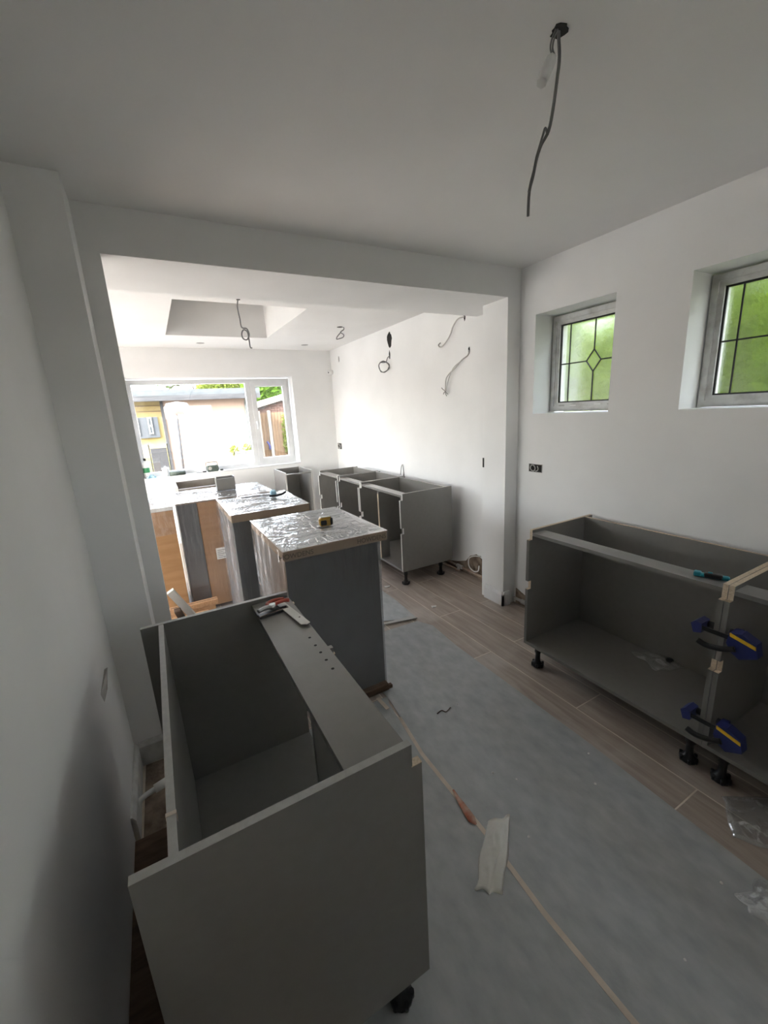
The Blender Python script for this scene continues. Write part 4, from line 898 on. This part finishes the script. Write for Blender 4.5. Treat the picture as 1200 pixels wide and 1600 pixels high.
p = PX(529.5, 561, XRB); m = hole('h', (XRB-0.0005, p.y, p.z), 'x', 0.03, '', 0.4, 10, 0.5, 1.3); tag(m.build('wall_hole', 'galv'), 'small grey chip high in the far corner of the extension', 'wall hole')
p = PX(519, 582, XRB)
t = thing('alarm_sensor', 'small white fitting in the far upper corner of the extension', 'sensor', (XRB-0.02, YB-0.06, p.z))
m = MB().bev(XRB-0.07, XRB, YB-0.08, YB-0.02, p.z-0.03, p.z+0.03, 0.012); wpart(m, 'sensor_body', 'white_plastic', t)
m = MB().cyl((XRB-0.075, YB-0.065, p.z-0.005), (XRB-0.068, YB-0.065, p.z-0.005), 0.010, n=10); wpart(m, 'sensor_lens', 'black_plastic', t)

# ------------------------------------------------------------------ things on the window sill
ZSILL = WIN[2]+0.012; YS = YB+0.06
def on_sill(px, py): p = PY(px, py, YS); return p.x
t = thing('cleaner_bottle', 'white bottle with green label and black cap on the window sill', 'bottle', (on_sill(229, 735), YS+0.02, ZSILL))
m = MB().lathe([(0.036, 0), (0.040, 0.006), (0.040, 0.17), (0.034, 0.195), (0.014, 0.215), (0.013, 0.225)], (0, 0, 0), 16); part(m, 'bottle_body', 'bottle_white', t)
m = MB().lathe([(0.0405, 0.07), (0.0408, 0.072), (0.0408, 0.13), (0.0405, 0.132)], (0, 0, 0), 16); part(m, 'label_band', 'bottle_green', t)
m = MB().lathe([(0.016, 0.222), (0.016, 0.248), (0.012, 0.252)], (0, 0, 0), 12); part(m, 'cap', 'black_plastic', t)
o = crumple('cleaning_cloth', [Vector((-0.15, YB+0.002, 0)), Vector((-0.03, YB+0.002, 0)), Vector((-0.04, YB+0.03, 0)), Vector((-0.14, YB+0.03, 0))], 'pale blue crumpled cloth on the left end of the window sill', 'pale_blue', 'cloth', amp=0.05, seed=4.0, z0=ZSILL)
t = thing('tub', 'white lidded plastic tub on the window sill', 'tub', (on_sill(259, 735), YS+0.015, ZSILL))
m = MB().lathe([(0.033, 0), (0.036, 0.005), (0.042, 0.085), (0.042, 0.09)], (0, 0, 0), 16); part(m, 'tub_body', 'bottle_white', t)
m = MB().lathe([(0.045, 0.088), (0.046, 0.094), (0.045, 0.104), (0.02, 0.108), (0.012, 0.122), (0.008, 0.124)], (0, 0, 0), 16); part(m, 'lid', 'bottle_white', t)
x0 = on_sill(265, 738); x1 = on_sill(289, 738)
t = thing('speaker', 'dark grey cylindrical speaker lying on the window sill', 'speaker', ((x0+x1)/2, YB+0.027, ZSILL))
m = MB().cyl((-(x1-x0)/2, 0, 0.026), ((x1-x0)/2, 0, 0.026), 0.026, n=18); part(m, 'speaker_grille', 'radio', t)
for s_ in (-1, 1): m = MB().cyl((s_*(x1-x0)/2, 0, 0.026), (s_*((x1-x0)/2+0.006), 0, 0.026), 0.025, 0.020, n=18); part(m, 'end_cap', 'grey_plastic', t)
x0 = on_sill(322, 730); x1 = on_sill(341, 730)
t = thing('site_radio', 'small dark jobsite radio with a carry handle on the sill', 'radio', ((x0+x1)/2, YB+0.03, ZSILL)); hw = (x1-x0)/2
m = MB().bev(-hw*0.9, hw*0.95, -0.024, 0.024, 0, 0.085, 0.008); part(m, 'radio_body', 'radio', t)
m = MB().cyl((-hw*0.45, -0.027, 0.045), (-hw*0.45, -0.022, 0.045), 0.024, n=14); part(m, 'speaker_cone', 'cable_light', t)
m = MB().tube([(-hw, 0, 0.02), (-hw, 0, 0.11), (-hw*0.8, 0, 0.125), (hw*0.6, 0, 0.125), (hw*0.85, 0, 0.11), (hw, 0, 0.02)], 0.005, 7, sub=2); part(m, 'carry_handle', 'grey_plastic', t)
t = thing('trowel', 'flat dark tool lying on the sill left of the radio', 'tool', (on_sill(313, 738), YB+0.025, ZSILL))
m = MB().bev(-0.05, 0.03, -0.012, 0.012, 0, 0.008, 0.002); part(m, 'tool_blade', 'galv', t); m = MB().bev(0.028, 0.075, -0.008, 0.008, 0, 0.016, 0.004); part(m, 'tool_handle', 'black_plastic', t)
m = MB().bev(-0.02, 0.02, -0.012, 0.012, 0, 0.022, 0.006); o = m.build('battery_pack', 'grey_plastic'); o.location = (on_sill(346, 733), YB+0.025, ZSILL); tag(o, 'little dark battery pack right of the radio on the sill', 'battery')

# ------------------------------------------------------------------ outdoors
GZ = -0.12
m = MB().box(-14, 9, YB+0.3, 16.0, GZ-0.1, GZ).box(-14, XBL-0.3, -4, YB+0.3, GZ-0.1, GZ).box(-14, XBL-0.3, -14, -4, GZ-0.1, GZ); struct(m.build('ground_patio', 'patio'))
m = MB().box(XBL-0.3, 9, -16, Y0-0.2, GZ-0.1, GZ); struct(m.build('ground_bounce', 'pale_bounce'))  # unseen ground made pale to throw sunlight up into the front room
m = MB().box(-14, 16, 16.0, 34, GZ-0.1, GZ+0.02); struct(m.build('ground_lawn', 'lawn'))
m = MB().box(2.7, 9, -6, YB+0.3, GZ-0.1, GZ); struct(m.build('ground_side_path', 'lawn'))
YG = 13.0
def g(x, y, Y=YG): return PY(x, y, Y)
t = thing('outbuilding', 'cream rendered outbuilding with a flat dark roof across the garden', 'building', (1.6, YG+1.5, GZ))
xl = g(255, 640).x; xr = g(392, 640).x; ztop = g(300, 624).z
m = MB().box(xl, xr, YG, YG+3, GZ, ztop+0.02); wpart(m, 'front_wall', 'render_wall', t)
xfl = -2.2
m = MB().box(xfl, xr+0.25, YG-0.32, YG+3.2, g(300, 619).z+0.02, g(300, 612).z+0.05); rf = wpart(m, 'roof_slab', 'roof_felt', t)
m = MB().bev(xfl, xr+0.25, YG-0.35, YG-0.31, g(300, 625, YG-0.33).z, g(300, 617, YG-0.33).z, 0.006); wpart(m, 'fascia_board', 'fascia', t)
m = MB().tube([(g(380, 622).x, YG-0.30, ztop+0.02), (g(382, 628).x, YG-0.12, ztop-0.12), (g(383, 634).x, YG-0.06, ztop-0.3), (g(383, 634).x+0.0, YG-0.06, GZ)], 0.035, 8, sub=3); wpart(m, 'downpipe', 'grey_plastic', t)
m = MB().box(xl-0.06, xl+0.01, YG-0.05, YG+0.05, GZ, ztop+0.02); wpart(m, 'corner_post', 'mesh_dark', t)
m = MB().box(xfl, xl-0.05, YG+0.3, YG+0.5, ztop-0.42, ztop+0.02); wpart(m, 'timber_lintel', 'yellow_wall', t)
for k, zz in enumerate((0.12, 0.27)): m = MB().box(xfl, xl-0.05, YG+0.29, YG+0.301, ztop-zz-0.008, ztop-zz+0.008); wpart(m, 'lintel_joint', 'brick', t)
# basketball hoop in front of the wall
YP = YG-0.9
t = thing('basketball_hoop', 'low basketball hoop with red rim and dark pole outside the window', 'basketball hoop', (g(280, 700, YP).x, YP, GZ))
pt = g(276, 646, YP); pb_ = g(288, 738, YP)
m = MB().cyl((pb_.x-0.02, YP+0.1, GZ), (pt.x, YP+0.1, pt.z+0.05), 0.032, n=10); wpart(m, 'pole', 'fascia', t)
c = g(277, 638, YP); hw = 0.30
m = MB().prism([(c.x-hw*0.55, c.z-0.16), (c.x+hw*0.55, c.z-0.16), (c.x+hw, c.z+0.02), (c.x+hw*0.8, c.z+0.13), (c.x, c.z+0.17), (c.x-hw*0.8, c.z+0.13), (c.x-hw, c.z+0.02)], 'y', YP, YP+0.03); wpart(m, 'backboard', 'outdoor_white', t)
m = MB().bev(c.x-0.11, c.x+0.13, YP-0.02, YP, c.z-0.16, c.z-0.02, 0.01); wpart(m, 'target_square', 'hoop_red', t)
ring = [Vector((c.x+0.11*math.cos(a*PI/8), YP-0.14+0.11*math.sin(a*PI/8), c.z-0.14)) for a in range(17)]
m = MB().tube(ring, 0.010, 6, sub=1); wpart(m, 'rim', 'hoop_red', t)
m = MB()
for k in range(8):
    a = ring[2*k]; m.tube([a, Vector((c.x+(a.x-c.x)*0.6, YP-0.14+(a.y-YP+0.14)*0.6, c.z-0.30))], 0.004, 5, sub=1)
wpart(m, 'net', 'outdoor_white', t)
m = MB().bev(pb_.x-0.35, pb_.x+0.3, YP-0.1, YP+0.5, GZ, GZ+0.12, 0.03); wpart(m, 'base', 'black_plastic', t)
# dark mesh trailer-like garden chair
Yh = 10.5; a = g(234, 699, Yh); b = g(267, 729, Yh)
t = thing('garden_chair', 'dark mesh garden chair standing outside left of the hoop', 'chair', ((a.x+b.x)/2, Yh, GZ))
m = MB().bev(a.x, b.x-0.02, Yh, Yh+0.03, b.z-0.1, a.z-0.03, 0.008); wpart(m, 'chair_back', 'mesh_dark', t)
m = MB().bev(a.x, b.x-0.02, Yh-0.45, Yh, b.z-0.18, b.z-0.13, 0.01); wpart(m, 'seat', 'mesh_dark', t)
for x_ in (a.x-0.02, b.x):
    m = MB().tube([(x_, Yh+0.02, GZ), (x_, Yh+0.02, a.z-0.02), (x_, Yh-0.06, a.z+0.05)], 0.014, 6, sub=2); wpart(m, 'frame_tube', 'black_plastic', t)
    m = MB().tube([(x_, Yh-0.45, GZ), (x_, Yh-0.45, b.z-0.13)], 0.014, 6, sub=1); wpart(m, 'leg', 'black_plastic', t)
# planter with lattice
Yq = YG-0.35; a = g(366, 704, Yq); b = g(394, 723, Yq)
t = thing('planter_box', 'grey lattice planter box against the outbuilding wall', 'planter', ((a.x+b.x)/2, Yq, GZ))
m = MB().bev(a.x, b.x, Yq-0.15, Yq+0.2, GZ, a.z-0.03, 0.01); wpart(m, 'planter_body', 'planter', t)
m = MB(); xm = (a.x+b.x)/2; frame_rect(m, 'y', Yq-0.17, Yq-0.15, a.x, xm, b.z-0.02, a.z-0.03, 0.03); frame_rect(m, 'y', Yq-0.17, Yq-0.15, xm, b.x, b.z-0.02, a.z-0.03, 0.03); wpart(m, 'lattice_frame', 'white_board', t)
def leaves(n, boxes, size, seed):
    rnd = random.Random(seed); m = MB()
    for k in range(n):
        c, r = rnd.choice(boxes)
        while True:
            q = Vector((rnd.uniform(-1, 1), rnd.uniform(-1, 1), rnd.uniform(-1, 1)))
            if q.length <= 1: break
        q = q.normalized()*(q.length**0.4)
        p = Vector(c)+Vector((q.x*r[0], q.y*r[1], q.z*r[2])); s_ = size*rnd.uniform(0.6, 1.4)
        u = Vector((rnd.uniform(-1, 1), rnd.uniform(-1, 1), rnd.uniform(-1, 1))).normalized(); v = u.orthogonal().normalized()
        m.add([p-u*s_, p+v*s_*0.5, p+u*s_, p-v*s_*0.5], [(0, 1, 2, 3)])
    return m
m = leaves(90, [((a.x+0.0, Yq, a.z), (0.12, 0.12, 0.14)), ((b.x-0.1, Yq, a.z+0.05), (0.12, 0.1, 0.12))], 0.05, 3); wpart(m, 'planting', 'leaf_pale', t)
# distant neighbour house
YN = 24.0
t = thing('neighbour_house', 'yellow rendered house with grey framed windows far across the lawn', 'building', (-0.6, YN+2, GZ))
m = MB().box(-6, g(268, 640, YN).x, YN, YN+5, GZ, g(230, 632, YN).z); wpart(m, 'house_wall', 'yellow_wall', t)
a = g(203, 651, YN); b = g(251, 683, YN)
m = MB().box(a.x-1.5, b.x, YN-0.25, YN, b.z, a.z+0.35); wpart(m, 'grey_bay', 'house_grey', t)
for x0, x1, y0, y1 in ((207, 220, 654, 680), (229, 241, 652, 678)):
    p = g(x0, y0, YN-0.26); q_ = g(x1, y1, YN-0.26)
    m = MB(); frame_rect(m, 'y', YN-0.32, YN-0.25, p.x, q_.x, q_.z, p.z, 0.07); wf = wpart(m, 'window', 'outdoor_white', t)
    m = MB().box(p.x+0.06, q_.x-0.06, YN-0.29, YN-0.26, q_.z+0.06, p.z-0.06); wpart(m, 'pane', 'pane_dark', t)
    m = MB().box(p.x+0.05, q_.x-0.05, YN-0.31, YN-0.28, p.z-0.45, p.z-0.38); wpart(m, 'glazing_bar', 'outdoor_white', t)
# fence
YF = 14.2
t = thing('fence', 'brown closeboard timber fence seen through the right casement', 'fence', (4.2, YF, GZ))
fx0 = g(398, 680, YF).x; ft = g(420, 644, YF).z
bm = MB().bev(-0.048, 0.048, -0.011, 0.011, 0, ft-GZ-0.02, 0.003).mesh('board', ['fence_wood'])
k = 0; x = fx0+0.05
while x < fx0+2.6:
    o = bpy.data.objects.new('board', bm); C.objects.link(o); o.parent = t; o.location = Vector((x, YF+(0.012 if k % 2 else 0), GZ))-t.location; x += 0.103; k += 1
for px in (404, 420):
    c = g(px, 650, YF-0.06); m = MB().bev(c.x-0.05, c.x+0.05, YF-0.10, YF-0.015, GZ, ft+0.05, 0.015); wpart(m, 'post', 'fence_post', t)
m = MB().tube([g(417, 690, YF-0.12), g(421, 695, YF-0.14), g(422, 702, YF-0.12)], 0.03, 6); wpart(m, 'latch', 'clamp_blue', t)
# brick shed behind fence
YK = 16.0
t = thing('brick_shed', 'brick shed with a pale sloping roof verge behind the fence', 'building', (g(425, 640, YK).x, YK+1.5, GZ))
a = g(400, 640, YK); b = g(450, 618, YK)
m = MB().prism([(a.x, GZ), (b.x+1.0, GZ), (b.x+1.0, b.z+0.20), (a.x, a.z+0.05)], 'y', YK+0.02, YK+3); wpart(m, 'gable_wall', 'mortar', t)
bmesh_ = MB().bev(-0.1075, 0.1075, -0.02, 0.02, 0, 0.065, 0.003).mesh('brick', ['brick'])
r = 0; z = 1.35
while z < b.z+0.1:
    x = a.x+0.11+(0.11 if r % 2 else 0)
    while x < b.x+0.3:
        lim = a.z+0.05+(b.z+0.20-a.z-0.05)*(x-0.1-a.x)/(b.x+1.0-a.x)
        if z+0.07 < lim:
            o = bpy.data.objects.new('brick', bmesh_); C.objects.link(o); o.parent = t; o.location = Vector((x, YK+0.015, z))-t.location
        x += 0.225
    z += 0.075; r += 1
d = Vector((b.x+1.0-a.x, 0, b.z+0.15-a.z)); 
m = MB().prism([(a.x-0.3, a.z-0.02), (b.x+1.0, b.z+0.16), (b.x+1.0, b.z+0.30), (a.x-0.3, a.z+0.12)], 'y', YK-0.15, YK+3.1); wpart(m, 'roof_verge', 'fence_post', t)
# climbing plant on the fence
t = thing('climbing_plant', 'green climbing plant at the right end of the fence', 'plant', (g(447, 690, YF-0.2).x, YF-0.2, GZ))
c1 = g(446, 668, YF-0.2); c2 = g(449, 690, YF-0.2)
m = leaves(500, [(c1, (0.12, 0.12, 0.5)), ((c2.x, c2.y, c2.z), (0.15, 0.12, 0.35)), ((c2.x+0.1, c2.y, 0.3), (0.2, 0.12, 0.4))], 0.055, 5); wpart(m, 'foliage', 'leaf_pale', t)
m = MB().tube([(c2.x, YF-0.16, GZ), (c2.x+0.02, YF-0.16, c1.z)], 0.015, 6, sub=1); wpart(m, 'stem', 'bark', t)
# trees
def tree(label, blobs, Y, base_x, n, size, leafmat, seed, bare=False):
    t = thing('tree', label, 'tree', (base_x, Y, GZ)); bl = []
    for x, y, rx, rz in blobs: c = g(x, y, Y); bl.append((c, (rx, rx*0.8, rz)))
    top = max(b_[0].z for b_ in bl)
    m = MB().tube([(base_x, Y, GZ), (base_x+0.1, Y, top*0.5), (base_x, Y, top)], 0.16, 8, sub=3, taper=0.04)
    rnd = random.Random(seed)
    for c, rr in bl:
        m.tube([(base_x, Y, max(GZ+0.6, c.z*0.5)), (base_x+(c.x-base_x)*0.6, Y, c.z*0.75), c], 0.06, 6, taper=0.02)
        if bare:
            for k in range(14):
                e = c+Vector((rnd.uniform(-1, 1)*rr[0], rnd.uniform(-0.5, 0.5)*rr[0], rnd.uniform(-0.6, 1)*rr[2])); m.tube([c, (c+e)/2+Vector((0, 0, 0.1)), e], 0.025, 5, sub=2, taper=0.008)
    wpart(m, 'trunk', 'bark', t); m = leaves(n, bl, size, seed); wpart(m, 'foliage', leafmat, t); return t
tree('round bright green tree above the outbuilding roof', [(340, 606, 0.9, 0.55), (360, 604, 0.8, 0.6), (378, 604, 0.9, 0.6), (325, 610, 0.6, 0.4)], 24.5, g(352, 640, 24.5).x, 3800, 0.11, 'leaf_pale', 11)
tree('dense green tree in the right casement behind the shed roof', [(405, 612, 0.9, 0.7), (418, 610, 0.9, 0.8), (428, 618, 0.8, 0.5), (400, 625, 0.9, 0.7), (412, 628, 1.0, 0.6)], 20.5, g(412, 640, 20.5).x, 4200, 0.11, 'leaf', 12)
tree('sparse dark tree at the upper right of the casement view', [(433, 604, 0.6, 0.5), (440, 607, 0.6, 0.6)], 26, g(437, 640, 26).x, 260, 0.12, 'leaf_dark', 13, True)
tree('sparse bare branched tree against the white sky', [(265, 606, 0.9, 0.7), (278, 603, 0.7, 0.6)], 30, g(270, 640, 30).x, 120, 0.10, 'leaf_dark', 14, True)
tree('thin bare tree beside the bright green tree', [(307, 603, 0.45, 0.8)], 27.5, g(307, 640, 27.5).x, 60, 0.10, 'leaf_dark', 15, True)
# greenery outside the leaded windows
def hedge(label, x, y0, y1, zt, n, leafmat, seed, size=0.07, name='hedge'):
    t = thing(name, label, 'hedge', (x, (y0+y1)/2, GZ)); bl = []; rnd = random.Random(seed); yy = y0
    while yy < y1:
        for zz in (0.3, 0.9, 1.5, 2.1, 2.6):
            if zz < zt: bl.append(((x+rnd.uniform(-0.1, 0.2), yy, zz), (0.42, 0.42, 0.45)))
        yy += 0.4
    m = leaves(n, bl, size, seed); wpart(m, 'foliage', leafmat, t)
    m = MB()
    for k in range(4): yk = y0+(y1-y0)*(k+0.5)/4; m.tube([(x+0.1, yk, GZ), (x+0.12, yk+0.05, zt*0.7)], 0.03, 6, sub=1)
    wpart(m, 'stem', 'bark', t)
    m = MB()
    for k in range(12):
        yk = y0+(y1-y0)*k/12; m.bev(x+0.12+0.08*math.sin(k*2.3), x+0.75, yk, yk+(y1-y0)/12+0.05, GZ, zt+0.1*math.sin(k*1.7), 0.1)
    wpart(m, 'dense_core', 'hedge_core', t); return t
hedge('bright lime green hedge glowing through the leaded windows', 4.6, -0.6, 6.6, 2.75, 20000, 'leaf_lime', 21)
m = MB().tube([(4.0, 1.93, GZ), (4.02, 1.95, 1.5), (4.0, 2.0, 3.2)], 0.06, 8); tag(m.build('dark_post', 'bark'), 'dark upright trunk blurred behind the larger leaded window', 'trunk')
